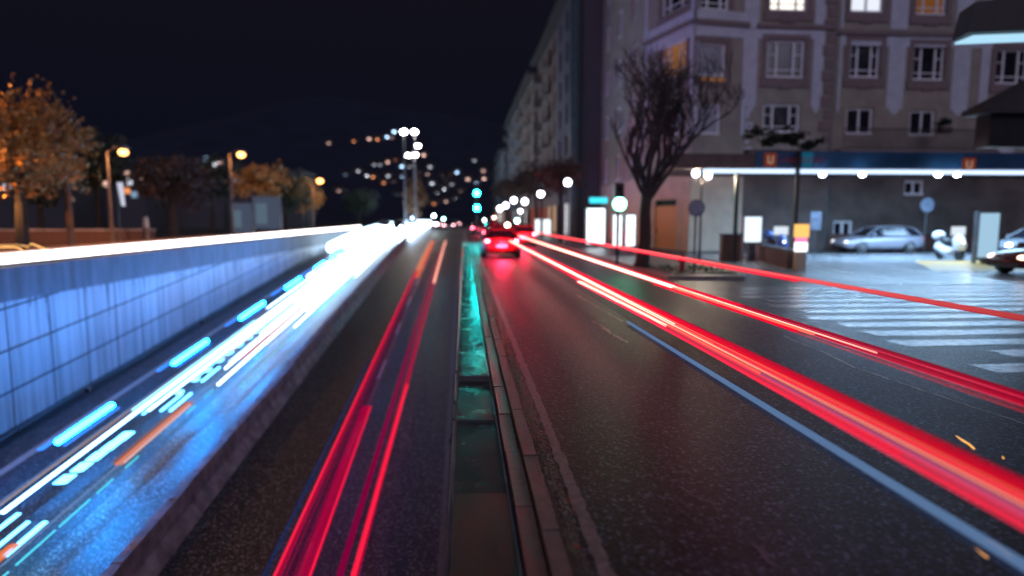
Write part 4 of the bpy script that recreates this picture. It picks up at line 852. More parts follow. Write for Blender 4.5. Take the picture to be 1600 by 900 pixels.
# background houses of the left quarter with small lights
dh_ = mat('dark house wall', (.05, .05, .065), .8); 
def plain_house(px0, px1, pyt, Y, lab, lights):
    a = atY(px0, 360, Y); b = atY(px1, pyt, Y); t_ = thing('house', lab, 'house', ((a.x + b.x) / 2, Y, 0), group='dark houses behind the park')
    mb = MB(); mb.box(a.x, b.x, Y, Y + 10, 0, b.z); mb.build('wall', dh_, t_); mb = MB(); mb.prism([(a.x - .4, Y - .4), (b.x + .4, Y - .4), (b.x + .4, Y + 10.4), (a.x - .4, Y + 10.4)], b.z, b.z + .4); mb.build('roof', GREYROOF, t_)
    for px, py, s_, c_, k in lights:
        p = atY(px, py, Y); mb = MB(); mb.box(p.x - s_, p.x + s_, Y - .06, Y - .002, p.z - s_, p.z + s_); mb.build('window', emit('w%s%.1f' % (str(c_), k), c_, k), t_)
BLU = (.45, .7, 1.0); PKY = (1.0, .6, .5); WHT = (.85, .9, 1.0); ORG = (1, .35, .12)
plain_house(-60, 96, 250, 95, 'dark long house at the left edge with white and cyan lights', ((72, 268, .5, WHT, 5), (58, 273, .4, WHT, 2), (10, 291, .45, (.25, .65, 1.), 9), (47, 292, .4, PKY, .6)))
plain_house(120, 226, 262, 105, 'dark house with pink and white lights behind the left lamp', ((136, 264, .45, PKY, .6), (156, 265, .4, PKY, .7), (166, 262, .4, WHT, .6), (167, 288, .45, PKY, 1.3), (198, 272, .45, PKY, .8), (202, 284, .45, WHT, 1.0), (225, 282, .4, PKY, .7), (199, 298, .45, ORG, 1.0), (210, 304, .45, BLU, .5)))
plain_house(228, 345, 250, 115, 'dark house behind the wide tree with pale lights', ((270, 280, .45, BLU, 1.2), (300, 273, .5, BLU, 1.0), (323, 249, .45, BLU, .8), (336, 258, .5, WHT, 2.2), (344, 257, .4, PKY, 1.0)))
plain_house(346, 470, 270, 120, 'dark house behind the right street lamps', ((370, 285, .5, BLU, 4), (413, 275, .4, ORG, .8)))

# ================================================================== HILL LIGHTS AND MASTS
def hill_hit(px, py):
    d = ray(px, py); d = d / d.y
    for i in range(230, 1150, 4):
        q = EYE + d * i
        if hz(q.x, q.y) > q.z: return q
    return EYE + d * 840
hh_wall = mat('hill house wall', (.06, .06, .07), .8)
def hill_house(px, py, col, k, lab):
    q = hill_hit(px, py); s_ = q.y / 1000 * 2.1; z0 = hz(q.x, q.y) - .5
    zc_ = q.z
    k *= .5
    t_ = thing('hillside_house', lab, 'house', (q.x, q.y, z0), group='houses on the dark hillside')
    mb = MB(); mb.box(q.x - 3.2, q.x + 3.2, q.y + .5, q.y + 7, z0, zc_ + 2.6); mb.build('wall', hh_wall, t_)
    mb = MB(); mb.add([(q.x - 3.5, q.y, zc_ + 2.6), (q.x + 3.5, q.y, zc_ + 2.6), (q.x + 3.5, q.y + 7.4, zc_ + 2.6), (q.x - 3.5, q.y + 7.4, zc_ + 2.6), (q.x - 3.5, q.y + 3.7, zc_ + 4.2), (q.x + 3.5, q.y + 3.7, zc_ + 4.2)], [(0, 1, 5, 4), (2, 3, 4, 5), (0, 4, 3), (1, 2, 5), (0, 3, 2, 1)]); mb.build('roof', GREYROOF, t_)
    mb = MB(); mb.sphere((q.x, q.y - .9, zc_), .0022 * q.y * (.6 + .4 * math.sin(px * 7.3) ** 2) + .15, 12, 8); mb.build('yard_lamp', emit('hl%s%.0f' % (str(col), k), col, k), t_)
lights = [(514, 225, PKY, 1.6), (553, 222, ORG, 4), (577, 218, PKY, 4), (590, 219, ORG, 7), (605, 215, BLU, 10), (612, 216, PKY, 2), (616, 207, BLU, 10), (637, 243, PKY, 3), (662, 243, PKY, 5),
 (606, 254, PKY, 4), (618, 252, ORG, 3), (628, 261, BLU, 8), (585, 259, WHT, 1.6), (594, 259, WHT, 1.5), (560, 269, WHT, 3), (574, 276, WHT, 8), (583, 278, ORG, 5), (600, 287, ORG, 5), (607, 277, WHT, 4), (628, 278, BLU, 8), (615, 286, PKY, 1.5),
 (655, 272, ORG, 2), (668, 274, PKY, 3), (675, 288, WHT, 3), (692, 277, WHT, 3.5), (702, 276, ORG, 6), (714, 270, BLU, 7), (700, 284, PKY, 3), (731, 281, PKY, 3), (744, 288, BLU, 7), (756, 281, PKY, 7), (693, 297, WHT, 10), (683, 304, WHT, 9), (706, 290, WHT, 2), (621, 307, BLU, 2.5), (697, 317, PKY, 3), (711, 312, WHT, 4), (678, 320, ORG, 2), (566, 311, PKY, 1.5), (755, 268, PKY, 1), (741, 252, WHT, .8), (640, 262, WHT, 1.5), (720, 300, PKY, 2), (540, 275, BLU, 1.2), (530, 300, PKY, 1.2), (650, 285, PKY, 1.5), (672, 262, WHT, 1.2)]
nmc = {BLU: 'blue', PKY: 'pinkish', ORG: 'orange', WHT: 'white'}
for px, py, c, k in lights: hill_house(px, py, c, k * 1.3, 'far house on the dark hillside with a single %s light' % nmc[c])
def mast(px, pys, Y, lab, dx, k):
    ps = [atY(px + d_, py, Y) for d_, py in zip(dx, pys)]; x = sum(p.x for p in ps) / len(ps); z = max(p.z for p in ps); t_ = thing('tall_lamp_mast', lab, 'lamp mast', (x, Y, 0), group='tall lamp masts at the end of the road')
    mb = MB(); mb.tube([(x, Y, 0), (x, Y, z + .2)], [.16, .09], 8)
    for p in ps: mb.tube([(x, Y, p.z + .2), (p.x, Y, p.z + .22)], .05, 6)
    mb.build('pole', mat('pale mast', (.2, .2, .23), .5), t_)
    for p in ps: mb = MB(); mb.sphere((p.x, Y, p.z), .5, 12, 8, .7); mb.build('lamp_head', emit('mast lamp', (.95, .95, 1), k), t_); lamp(t_, (p.x, Y, p.z - .5), (1, .82, .68), 800, .3)
mast(631, (206,), 105, 'tall mast with the left of two brightest lamps above the road end', (0,), 40)
mast(647.5, (206,), 112, 'tall mast with the right of two brightest lamps above the road end', (0,), 40)
mast(649, (242, 228, 243), 140, 'farther mast with three lamps below the brightest pair', (0, 4, -11), 26)
# bright small lamps along the end of the road
for i, (px, py, Y, c, k) in enumerate(((644, 341, 100, BLU, 5), (656, 357, 90, WHT, 8), (678, 337, 105, (.7, .95, 1), 20), (681, 350, 100, (.7, .95, 1), 14), (693, 342, 110, (.3, 1, .85), 14), (813, 330, 60, WHT, 4), (808, 345, 55, (.5, 1, .95), 8), (793, 352, 50, PKY, 9), (772, 340, 90, PKY, 5), (757, 344, 100, WHT, 6), (748, 350, 95, WHT, 6))):
    p = atY(px, py, Y); t_ = thing('small_lamp', 'small pale lamp at road level in the far centre, %s from the left' % ORD[i], 'lamp', (p.x, Y, 0), group='small lamps at road level far ahead')
    mb = MB(); mb.tube([(p.x, Y + .1, 0), (p.x, Y + .1, p.z)], .04, 6); mb.build('post', STEEL, t_); mb = MB(); mb.sphere((p.x, Y, p.z), .17, 10, 6); mb.build('bulb_glass', emit('sl%d' % i, c, k * 3), t_)

# ================================================================== VEHICLES
TAIL = emit('tail light', (1.0, .07, .12), 60); HEADW = emit('head light', (1.0, .85, .75), 14); HEADD = emit('dim head light', (.9, .92, 1.0), 2.2)
def make_car(lab, paint, loc, rz=0, tail=None, head=None, L=4.4, Wd=1.78, Ht=1.46, est=False, group='cars', low=False):
    t_ = thing('car', lab, 'car', loc, rz, group)
    hw = Wd / 2; st_ = [(-L / 2, .42, .88, .80), (-L / 2 + .12, .28, .98, .93), (-L * .38, .2, 1.0, 1.0), (-L * .2, .18, .98, 1.0), (0, .18, .96, 1.0), (L * .2, .18, .93, 1.0), (L * .34, .2, .84, .98), (L * .45, .24, .74, .90), (L / 2, .34, .58, .74)]
    mb = MB(); vs = []; n_ = 14
    for (y, zb_, zt_, k) in st_:
        for i in range(n_):
            a = 2 * math.pi * i / n_ + math.pi / n_; cx = math.copysign(abs(math.cos(a)) ** .42, math.cos(a)); cz = math.copysign(abs(math.sin(a)) ** .5, math.sin(a))
            vs.append((cx * hw * k * (1 - .05 * max(0, cz)), y, (zb_ + zt_) / 2 + cz * (zt_ - zb_) / 2))
    fs = [(j * n_ + i, j * n_ + (i + 1) % n_, (j + 1) * n_ + (i + 1) % n_, (j + 1) * n_ + i) for j in range(len(st_) - 1) for i in range(n_)] + [tuple(range(n_)), tuple(range(len(vs) - n_, len(vs)))]
    mb.add(vs, fs); body = mb.build('body', paint, t_, local=True, smooth=True)
    rear = -L * (.47 if est else .42)
    g0 = [(rear, .93, .86), (-L * .30, .95, .90), (L * .02, .95, .90), (L * .24, .90, .84)]; g1 = [(rear + .35, Ht - .10, .62), (-L * .22, Ht, .68), (L * .0, Ht - .01, .68), (L * .08, Ht - .08, .62)]
    mb = MB(); vs = [(-hw * k, y, z) for y, z, k in g0] + [(hw * k, y, z) for y, z, k in g0] + [(-hw * k, y, z - .04) for y, z, k in g1] + [(hw * k, y, z - .04) for y, z, k in g1]
    fs = [(0, 1, 9, 8), (1, 2, 10, 9), (2, 3, 11, 10), (4, 12, 13, 5), (5, 13, 14, 6), (6, 14, 15, 7), (0, 8, 12, 4), (3, 7, 15, 11)]
    mb.add(vs, fs); mb.build('window_glass', GLASS, t_, local=True)
    mb = MB(); vs = [(-hw * k, y, z - .04) for y, z, k in g1] + [(hw * k, y, z - .04) for y, z, k in g1] + [(-hw * k * .9, y, z) for y, z, k in g1] + [(hw * k * .9, y, z) for y, z, k in g1]
    mb.add(vs, [(0, 1, 9, 8), (1, 2, 10, 9), (2, 3, 11, 10), (4, 12, 13, 5), (5, 13, 14, 6), (6, 14, 15, 7), (8, 9, 13, 12), (9, 10, 14, 13), (10, 11, 15, 14), (0, 8, 12, 4), (3, 7, 15, 11)])
    for sgn in (-1, 1):
        for (a, b) in ((0, 0), (1, 1), (2, 2), (3, 3)):
            A = Vector((sgn * hw * g0[a][2] * 1.005, g0[a][0], g0[a][1])); B = Vector((sgn * hw * g1[b][2] * 1.005, g1[b][0], g1[b][1] - .03)); mb.tube([A, B], .03, 5)
    mb.build('roof', paint, t_, local=True)
    for sx_ in (-1, 1):
        for yy in (-L * .30, L * .31):
            mb = MB(); mb.disc((sx_ * (hw - .08), yy, .32), (1, 0, 0), .32, .22, 24); wh = mb.build('wheel', TYRE, t_, local=True)
            mb = MB(); cx_ = sx_ * (hw + .034)
            mb.disc((cx_ - sx_ * .005, yy, .32), (1, 0, 0), .07, .02, 12)
            for q in range(7):
                a = q / 7 * 6.283; mb.tube([(cx_, yy, .32), (cx_, yy + math.cos(a) * .22, .32 + math.sin(a) * .22)], .025, 5)
            mb.tube([(cx_, yy + .22 * math.cos(q / 20 * 6.2832), .32 + .22 * math.sin(q / 20 * 6.2832)) for q in range(21)], .02, 5); mb.build('rim', RIM, wh, local=True)
        mb = MB(); mb.sphere((sx_ * hw * .72, -L / 2 + .10, .80), .13, 10, 6, .6); mb.build('tail_light', tail or RED, t_, local=True)
        mb = MB(); mb.sphere((sx_ * hw * .66, L / 2 - .16, .60), .15, 10, 6, .6); mb.build('headlight', head or GLASS, t_, local=True)
        mb = MB(); mb.sphere((sx_ * (hw + .06), L * .17, 1.0), .09, 8, 6, .8); mb.build('mirror', paint, t_, local=True)
    mb = MB(); mb.box(-.26, .26, -L / 2 - .02, -L / 2 + .02, .52, .63); mb.build('number_plate', WFRAME, t_, local=True)
    mb = MB(); mb.box(-hw * .7, hw * .7, L / 2 - .06, L / 2 + .01, .28, .42); mb.build('grille', BLACK, t_, local=True)
    return t_
SILV = mat('silver paint', (.30, .30, .36), .3, metal=.3, var=.05); DRED = mat('dark red car paint', (.10, .012, .015), .22, var=.1); DRED2 = mat('red car paint', (.22, .012, .02), .25, var=.1); DK = mat('dark car paint', (.03, .03, .035), .25); GREYP = mat('grey car paint', (.14, .15, .17), .3)
p = atY(1376, 385, 33.0); make_car('silver car parked side-on under the canopy lights', SILV, (p.x, 33.4, 0), R(90), tail=emit('dim tail', (1, .2, .3), 1.4), head=HEADD, est=True, group=None)
p = atY(1536, 420, 20.5); make_car('dark red car cut by the right edge with its headlight on', DRED, (p.x + 2.35, 19.9, 0), R(90), head=emit('warm head', (1.0, .55, .38), 7), group=None)
p = atY(1585, 368, 28); make_car('white-lit car behind the dark red car at the right edge', GREYP, (p.x + 2.2, 29, 0), R(90), head=emit('cold head', (.9, .97, 1.0), 25), group=None)
p = atY(1475, 375, 34.2); 
CG = 'cars driving away on the right road'
carsR = [(1.75, 32, 'dark red car nearest ahead on the right road with glowing tail lights', DRED2), (3.9, 44, 'red car in the right-hand lane ahead', DRED2), (2.2, 50, 'red car in the left lane ahead behind the first one', DRED2), (4.2, 60, 'dark car farther on in the right-hand lane', DK), (1.6, 72, 'farther dark car in the left lane', DK), (3.9, 84, 'last red car visible in the right-hand lane', DRED2)]
for x, y, lab, m_ in carsR: c_ = make_car(lab, m_, (x, y, 0), 0, tail=TAIL, group=CG); lamp(c_, (0, -2.7, .8), (1, .03, .08), 420 if y < 60 else 120, .25, local=True)
carsC = [(-2.2, 96, 'dark car leaving the sunken road in its right lane', DK), (-4.6, 108, 'red car leaving the sunken road in its left lane', DRED2), (-1.5, 122, 'farther car ahead near the middle of the road', GREYP), (-4.2, 136, 'farthest car ahead on the road', DK)]
for x, y, lab, m_ in carsC: make_car(lab, m_, (x, y, 0.0), 0, tail=emit('tail pink', (1, .45, .5), 30), group='cars leaving the sunken road')
carsO = [(-9.3, 92, 'nearest oncoming car with dazzling headlights', DK), (-12, 98, 'oncoming car by the wall with dazzling headlights', GREYP), (-9, 112, 'third oncoming car with dazzling headlights', DK), (-11.8, 124, 'fourth oncoming car with dazzling headlights', DK)]
for x, y, lab, m_ in carsO: make_car(lab, m_, (x, y, 0.0), R(180), head=emit('dazzle', (.8, .92, 1), 60), group='oncoming cars at the crest')
# scooter with white shield and top case
p = atY(1484, 404, 27.5); t_ = thing('scooter', 'white scooter parked facing the street beside the lit pump panel', 'scooter', (p.x, 27.5, 0))
WG = emit('glowing screen white', (.8, .9, 1), .95); WP2 = mat('white plastic', (.7, .72, .78), .3, var=.05)
x, y = p.x, 27.5
mb = MB(); mb.tube([(x - .05, y - .55, .26), (x + .05, y - .55, .26)], .26, 20); mb.build('front_wheel', TYRE, t_); mb = MB(); mb.tube([(x - .06, y + .6, .26), (x + .06, y + .6, .26)], .26, 20); mb.build('rear_wheel', TYRE, t_)
mb = MB(); mb.tube([(x, y - .62, .42), (x, y - .55, .62), (x, y - .42, .95), (x, y - .34, 1.08)], [.14, .26, .24, .16], 12); mb.build('leg_shield', WP2, t_, smooth=True)
mb = MB(); mb.tube([(x - .36, y - .3, 1.1), (x - .1, y - .38, 1.06), (x + .1, y - .38, 1.06), (x + .36, y - .3, 1.1)], .03, 8); mb.build('handlebar', BLACK, t_)
mb = MB(); mb.sphere((x, y - .66, .78), .10, 12, 8); mb.build('headlight', emit('scooter head', (.85, .95, 1), 6), t_)
mb = MB(); mb.tube([(x, y - .2, .34), (x, y + .2, .36), (x, y + .7, .62), (x, y + .8, .7)], [.2, .22, .24, .12], 12); mb.build('body', WP2, t_, smooth=True)
mb = MB(); mb.tube([(x, y, .76), (x, y + .35, .82), (x, y + .6, .84)], [.12, .17, .12], 10); mb.build('seat', BLACK, t_, smooth=True)
mb = MB(); mb.box(x - .33, x + .33, y - .40, y - .37, 1.12, 1.50); mb.build('windscreen', WG, t_)  # lit look of the screen put in as its own emission
mb = MB(); mb.sphere((x, y + .78, 1.08), .27, 14, 10, .75); mb.build('top_case', WP2, t_, smooth=True)
t2 = copy_tree(t_); t2.location = (atY(1213, 380, 28.5).x, 28.5, 0); t2['label'] = 'scooter parked behind the brown low wall next to the lit poster'
for ch in COL.objects:
    if ch.parent == t2 and ch.name.startswith(('body', 'leg_shield', 'top_case')): ch.data = ch.data.copy(); ch.data.materials[0] = mat('blue plastic', (.03, .09, .35), .3)
lamp(t_, (x, y - 1.2, 1.5), (.8, .9, 1), 25, .2)

# ================================================================== LIGHT TRAILS (solid glowing bars at lamp height)
def trail_group(name, lab, cat, loc, group): return thing(name, lab, cat, loc, group=group)
def streak(parent, s, py0, py1, w_, h, m, ramp=True, t=.06, s1=None, name='streak', Y0=None, Y1=None):
    """s = sideways px per px down from the vanishing point; py0 far row, py1 near row"""
    s1 = s if s1 is None else s1
    if ramp:
        A = onramp(725 + s * (py1 - 260), py1, h); B = onramp(725 + s1 * (py0 - 260), py0, h); z = lambda Y: zr(Y) + h
    else:
        pa = 340 + 1000 * (H - h) / Y0; pb = 340 + 1000 * (H - h) / Y1
        A = gnd(725 + s * (pa - 340), pa, h); B = gnd(725 + s1 * (pb - 340), pb, h); z = lambda Y: h
    n_ = max(2, int((B.y - A.y) / 3)); path = []
    for i in range(n_ + 1):
        q = A.lerp(B, i / n_); path.append((q.x, q.y, z(q.y)))
    mb = MB(); mb.strip(path, w_, t); return mb.build(name, m, parent)
BL = emit('beacon trail', (.0026, .27, 1.0), 215); BLs = emit('beacon trail soft', (.03, .2, .9), 2.2, .55)
WB = emit('white blue trail', (.26, .52, 1.0), 10); WC = emit('cyan white trail', (.12, .55, 1.0), 6.0); CYN = emit('cyan trail', (.08, .62, .75), 1.4); WBf = emit('white far trail', (.55, .78, 1.0), 7)
BEI = emit('beige trail', (.62, .50, .50), .62, .75); BEI2 = emit('brown trail', (.45, .22, .20), .5, .6); ORT = emit('orange trail', (1.0, .24, .07), .85, .8); ORT2 = emit('orange core trail', (1.0, .55, .40), 1.1); GRT = emit('grey blue trail', (.35, .50, .85), .55, .5)
GW = 'white and blue light trails of oncoming traffic'
g1 = trail_group('beacon_light_trail', 'row of separate bright blue-white light dashes nearest the tiled wall', 'light trail', (-9.9, 20, zr(20)), GW)
for a, b in ((632, 690), (532, 567), (472, 496), (433, 448), (408, 417), (394, 400), (384, 389)):
    streak(g1, -1.478, a, b, .16, 1.8, BL, t=.12); streak(g1, -1.435, a + 4, b + 5, .10, 1.8, BLs, t=.05); streak(g1, -1.50, a - 3, b + 12, .18, 1.7, BLs, t=.04)
g2 = trail_group('headlight_trail', 'broad stepped white and blue light trail in the middle of the sunken road', 'light trail', (-9, 20, zr(20)), GW)
streak(g2, -1.335, 365, 800, .13, .75, WB); streak(g2, -1.295, 372, 640, .09, .7, WB); streak(g2, -1.36, 500, 640, .1, .8, WC, t=.04)
streak(g2, -1.372, 372, 950, .07, .95, BEI, t=.03); streak(g2, -1.352, 372, 700, .08, .9, BEI2, t=.03); streak(g2, -1.385, 500, 950, .04, 1.0, GRT, t=.03)
for i, y_ in enumerate((674, 689, 705, 722, 741)): streak(g2, -1.262 - .004 * i, y_, y_ + 14, .34, .75, WC, t=.03)
for y_ in (610, 590, 575, 560, 548, 536, 524, 514): streak(g2, -1.262, y_, y_ + 4, .24, .7, WC)
g3 = trail_group('dashed_light_trail', 'short cyan-white light dashes in pairs right of the broad white trail', 'light trail', (-8.5, 20, zr(20)), GW)
for a, b, s_, w_ in ((802, 828, -1.285, .14), (815, 858, -1.228, .12), (815, 868, -1.18, .15), (632, 646, -1.30, .1), (615, 641, -1.243, .1), (614, 641, -1.205, .12), (575, 594, -1.275, .1), (573, 595, -1.222, .12), (905, 960, -1.22, .15)):
    streak(g3, s_, a, b, w_, .6, WC, t=.05)
g4 = trail_group('orange_light_trail', 'thin orange and pale light trail with cyan ticks nearest the concrete barrier', 'light trail', (-8, 20, zr(20)), GW)
streak(g4, -1.162, 628, 725, .22, .65, ORT, t=.05); streak(g4, -1.185, 628, 722, .16, .63, BEI2, t=.04); streak(g4, -1.16, 560, 900, .05, .7, GRT, t=.03); streak(g4, -1.15, 632, 722, .045, .72, ORT2, t=.03)
streak(g4, -1.165, 470, 560, .16, .65, ORT, t=.05); streak(g4, -1.19, 850, 1000, .25, .65, ORT, t=.05); streak(g4, -1.172, 400, 520, .05, .9, ORT2, t=.03)
for a, b in ((828, 882), (780, 822), (748, 770), (712, 730), (633, 645), (608, 621), (893, 930)): streak(g4, -1.125, a, b, .05, .5, CYN, t=.03)
g5 = trail_group('far_headlight_trail', 'dense bundle of white headlight trails merging at the crest', 'light trail', (-9, 60, zr(60)), GW)
for s_, a, b, w_ in ((-1.13, 368, 600, .10), (-1.185, 368, 575, .06), (-1.10, 370, 484, .07), (-1.06, 372, 510, .06), (-1.22, 368, 520, .07), (-1.26, 366, 470, .08), (-1.30, 366, 440, .12), (-1.40, 366, 480, .06), (-1.0, 366, 430, .08), (-1.45, 366, 430, .08)):
    streak(g5, s_, a, b, w_, .7, WBf, t=.06)
rs = random.Random(4)
for i in range(26):
    q_ = rs.uniform(-1.42, -1.02); a_ = rs.choice((366, 380, 400, 420)); streak(g5, q_, a_, a_ + rs.uniform(40, 190), rs.uniform(.02, .06), rs.uniform(.5, 1.1), rs.choice((WBf, WC, BEI, GRT, ORT2, CYN)), t=.02)
g6 = trail_group('crest_headlight_trail', 'dazzling white band of headlight trails on the level road beyond the crest', 'light trail', (-10, 110, 0), GW)
for i in range(7):
    mb = MB(); x_ = -13.2 + i * 1.15; mb.strip([(x_, y_, zr(y_) + .75) for y_ in range(64 + i * 2, 170, 5)], .55, .85); mb.build('streak', WBf, g6)
g7 = trail_group('upper_street_trail', 'single thick white light trail running along the top of the tiled wall', 'light trail', (-15.6, 30, 0), GW)
WT = emit('upper street trail', (1.0, .93, .95), 6.5); WT2 = emit('upper street trail warm', (1.0, .62, .5), 2.0)
for hh_, m_, tt in ((.50, WT, .32), (.68, WT2, .03)):
    mb = MB(); mb.strip([(-15.65 - (.0 if hh_ < .6 else .25), y_, hh_) for y_ in range(6, 100, 3)], .12, tt); mb.build('streak', m_, g7)
mb = MB(); mb.strip([(-16.6, y_, .72) for y_ in range(20, 46, 3)], .03, .02); mb.build('streak', emit('thin orange', (1, .3, .15), .7), g7)
# orange squiggles over the left street
SQ = emit('amber squiggle', (1.0, .50, .16), 2.2)
GS = 'curly amber light traces over the left street'
def squig(pts, Y, lab, r=.02, m_=None):
    P_ = [atY(a, b, Y) for a, b in pts]; mb = MB(); mb.tube(P_, [r * .7] + [r] * (len(P_) - 2) + [r * .7], 6); tag(mb.build('light_squiggle', m_ or SQ), lab, 'light trail', GS)
squig([(-20, 388), (8, 386), (25, 386), (32, 389), (38, 395), (50, 398)], 21.5, 'thick curved amber light trace at the left edge')
squig([(30, 383), (38, 384), (44, 386), (46, 384)], 21.5, 'short amber light tick above the curved one', .012)
squig([(46, 382), (50, 381), (58, 384), (70, 389), (84, 392)], 21.5, 'longer hooked amber light trace right of the curved one', .018)
squig([(-20, 384), (10, 383), (30, 382)], 21.5, 'thin straight amber light trace at the left edge', .009)
squig([(125, 381), (140, 384), (152, 387)], 21.5, 'faint thin orange light trace above the white trail', .008, emit('faint squiggle', (1, .3, .1), .6))
squig([(4, 398), (34, 397)], 21.5, 'short pale blue light bar at the left edge', .022, emit('pale bar', (.5, .6, .9), .6))
def gsquig(pts, lab, r=.006, z=.3):
    P_ = [gnd(a, b, z) for a, b in pts]; mb = MB(); mb.tube(P_, [r * .4] + [r] * (len(P_) - 2) + [r], 6); tag(mb.build('light_squiggle', emit('gold squiggle', (1, .45, .12), 1.3)), lab, 'light trail', 'small golden light flecks on the right road')
gsquig([(1494, 681), (1504, 688), (1514, 694), (1522, 701)], 'golden comma-shaped light fleck beside the red trail at the right', .007)
gsquig([(1566, 713), (1568, 716)], 'tiny golden light fleck near the right edge', .006)
gsquig([(1524, 856), (1533, 864), (1543, 871)], 'short golden light fleck in the lower right corner', .005)
gsquig([(1538, 845), (1548, 846), (1565, 857), (1580, 870)], 'thin curved golden light fleck in the lower right corner', .003)
# ---- outbound red trails in the sunken road
GR_ = 'red tail light trails in the sunken road'
RB = emit('red trail', (.95, .0, .10), .42, .55); RBc = emit('red trail core', (1.0, .015, .06), 1.0); RD = emit('dark red trail', (.50, .0, .10), .42, .72); RD2 = emit('deep red trail', (.30, .0, .12), .20, .35); RW = emit('pink far trail', (1.0, .38, .28), 1.6)
BF = emit('blue fringe', (.02, .10, .5), .22, .5)
h1 = trail_group('red_light_trail', 'left red tail light trail in the sunken road, with a faint blue fringe', 'light trail', (-3.8, 20, zr(20)), GR_)
streak(h1, -.463, 380, 1000, .065, .75, RBc, s1=-.475, t=.05, name='streak'); streak(h1, -.455, 380, 1000, .15, .7, RB, s1=-.465, t=.03); streak(h1, -.425, 380, 1000, .30, .65, RD2, s1=-.44, t=.02); streak(h1, -.49, 560, 1000, .06, .7, BF, t=.02)
for i in range(5): q_ = -.40 - .018 * i; streak(h1, q_, 380, 1000, .02, .7, (RD, RD2, RB)[i % 3], s1=q_ - .01, t=.01)
h2 = trail_group('red_block_trail', 'wide flat red light trail that starts abruptly beside the lane dash', 'light trail', (-3, 20, zr(20)), GR_)
streak(h2, -.388, 634, 1000, .30, .75, RB, t=.05, s1=-.405); streak(h2, -.375, 634, 1000, .05, .78, RBc, t=.02, s1=-.39); streak(h2, -.43, 370, 432, .28, .75, emit('orange red far', (1, .16, .08), .8, .8), t=.04)
for i in range(6): q_ = -.37 - .009 * i; streak(h2, q_, 634, 1000, .015, .79, (RD, RB)[i % 2], s1=q_ - .01, t=.01)
h3 = trail_group('red_light_trail', 'right red tail light trail in the sunken road with a glowing core', 'light trail', (-2.2, 20, zr(20)), GR_)
streak(h3, -.272, 600, 1000, .11, .75, RBc, t=.06, s1=-.262); streak(h3, -.268, 380, 1000, .17, .7, RB, t=.03, s1=-.262); streak(h3, -.305, 380, 1000, .15, .65, RD, t=.02, s1=-.29); streak(h3, -.262, 370, 440, .16, .8, RW, t=.05); streak(h3, -.46, 370, 420, .3, .8, emit('orange far', (1, .35, .2), .7, .7), t=.05)
# ---- red trails on the right road
GQ = 'red tail light trails on the right road'
HOT = emit('hot trail', (1.0, .40, .32), 1, fade=(4, .9, 13, 7.0)); HOT2 = emit('hot trail orange', (1.0, .13, .08), 1, fade=(3, .9, 16, 3.5)); REDW = emit('wide red trail', (1.0, .003, .04), .75, .9, fade=(3, .72, 14, 1.4)); REDD = emit('sheer red trail', (.7, .0, .05), .45, .6); PUR = emit('purple trail', (.45, .17, .42), .55, .8); REDT = emit('thin red trail', (1.0, .03, .09), 1.1); BLT = emit('pale blue trail', (.22, .40, .75), .55, .5); BLT2 = emit('blue skirt trail', (.05, .09, .22), .3, .35)
k1 = trail_group('red_light_trail', 'broad red and orange light trail sweeping to the lower right corner', 'light trail', (2.1, 10, 0), GQ)
def st2(par, s, w_, h, m_, Ya, Yb, t=.03, s1=None): return streak(par, s, 0, 0, w_, h, m_, ramp=False, t=t, s1=s1, Y0=Ya, Y1=Yb)
CR1 = emit('crimson strand', (1.0, .004, .035), .62, .75, fade=(3, .60, 14, 1.6)); CR2 = emit('scarlet strand', (1.0, .03, .05), 1.0, .8, fade=(3, .85, 14, 2.0)); CR3 = emit('dim crimson strand', (.8, .0, .05), .5, .5, fade=(3, .40, 14, 1.2))
rs = random.Random(11)
st2(k1, 2.06, .055, .80, CR1, 1.6, 42, t=.02, s1=2.05); st2(k1, 2.125, .05, .80, CR3, 1.6, 42, t=.02, s1=2.09); st2(k1, 1.995, .03, .80, CR2, 1.6, 42, t=.015, s1=1.99)
for i in range(16):
    q = 1.80 + .34 * (i + rs.uniform(-.3, .3)) / 16
    st2(k1, q, rs.uniform(.003, .010), .80 + rs.uniform(-.02, .02), rs.choice((CR1, CR2, CR3, REDT)), 1.6, rs.uniform(12, 40), t=.006, s1=q + rs.uniform(-.02, .02))
st2(k1, 1.945, (.004, .03), .82, HOT, 1.6, 44, t=.008, s1=1.95); st2(k1, 1.960, .003, .82, HOT2, 1.6, 44, t=.008, s1=1.965); st2(k1, 1.965, (.008, .09), .81, HOT2, 5.5, 44, t=.02, s1=1.98); st2(k1, 2.02, .003, .812, HOT2, 1.6, 44, t=.008, s1=2.0); st2(k1, 1.96, (.03, .15), .81, HOT, 6.5, 44, t=.03, s1=1.98)
st2(k1, 1.885, .085, .79, PUR, 1.6, 12, t=.015); st2(k1, 1.83, .010, .79, REDT, 1.6, 14, t=.008); st2(k1, 1.795, .005, .79, REDT, 1.6, 12, t=.006); st2(k1, 1.865, .003, .80, HOT2, 1.6, 12, t=.008)
k2 = trail_group('red_light_trail', 'hot white-red light trail starting at a step left of the broad one', 'light trail', (1.8, 14, 0), GQ)
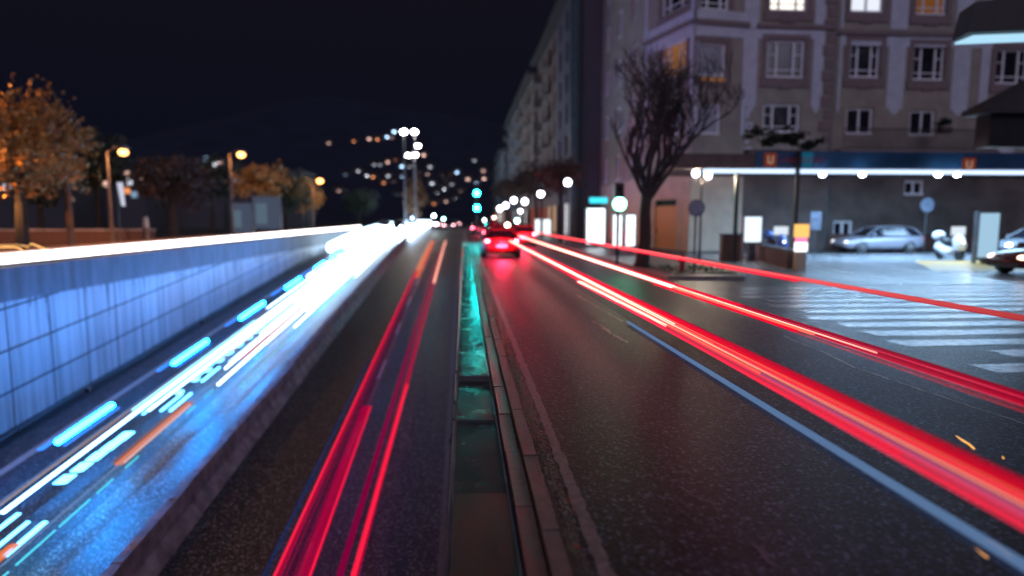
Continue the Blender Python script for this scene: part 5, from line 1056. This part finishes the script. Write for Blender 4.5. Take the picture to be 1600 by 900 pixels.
st2(k2, 1.87, .07, .80, HOT, 6.5, 11.0, t=.02, s1=1.80); st2(k2, 1.91, (.008, .06), .81, HOT2, 4.5, 11, t=.02, s1=1.90); st2(k2, 1.84, .03, .79, REDT, 3.0, 11.0, t=.015, s1=1.74)
k3 = trail_group('red_light_trail', 'red light trail in the far lane with a glowing core and a stepped start', 'light trail', (3.3, 12, 0), GQ)
st2(k3, 3.05, .012, .80, HOT, 5.2, 44, t=.012, s1=3.0); [st2(k3, 2.88 + .045 * i, .006, .80, (CR1, CR3, REDT)[i % 3], 2.5, 16, t=.005, s1=2.9 + .04 * i) for i in range(8)]; st2(k3, 3.16, .07, .80, REDD, 2.6, 12, t=.02, s1=3.16); st2(k3, 3.16, .07, .80, REDW, 8, 40, t=.02, s1=3.1); st2(k3, 2.93, .05, .80, REDW, 6.2, 10.6, t=.02, s1=2.86); st2(k3, 3.0, .06, .81, HOT2, 6, 40, t=.02); st2(k3, 3.04, .16, .79, REDD, 2.6, 9, t=.015); st2(k3, 3.02, .11, .82, HOT, 10, 44, t=.03, s1=3.0)
k4 = trail_group('red_light_trail', 'farthest red light trail passing above the zebra crossing', 'light trail', (6.2, 18, 0), GQ)
CR4 = emit('low crimson', (1.0, .03, .06), 1, .8, fade=(6, .35, 20, 1.3)); RP = emit('pink red trail', (1.0, .10, .11), 1, fade=(6, .40, 22, 2.6)); RPs = emit('sheer pink trail', (1.0, .06, .10), .5, .5)
st2(k4, 5.62, .07, .76, RPs, 5.0, 14, t=.06, s1=5.5); st2(k4, 5.62, (.025, .17), .80, RP, 5, 46, t=.05, s1=4.9); st2(k4, 5.52, (.02, .14), .74, CR4, 5, 46, t=.04, s1=4.85); st2(k4, 5.3, .05, .72, REDW, 12, 40, t=.05, s1=4.8)
k5 = trail_group('pale_blue_light_trail', 'long soft pale blue light trail left of the broad red one', 'light trail', (2.2, 8, 0), GQ)
st2(k5, 1.615, (.10, .07), .40, BLT, 2.2, 9.2, t=.02, s1=1.57); st2(k5, 1.60, .17, .38, BLT2, 2.2, 9.0, t=.01, s1=1.55); st2(k5, 1.62, .02, .40, BLT2, 9, 30, t=.01, s1=1.70)
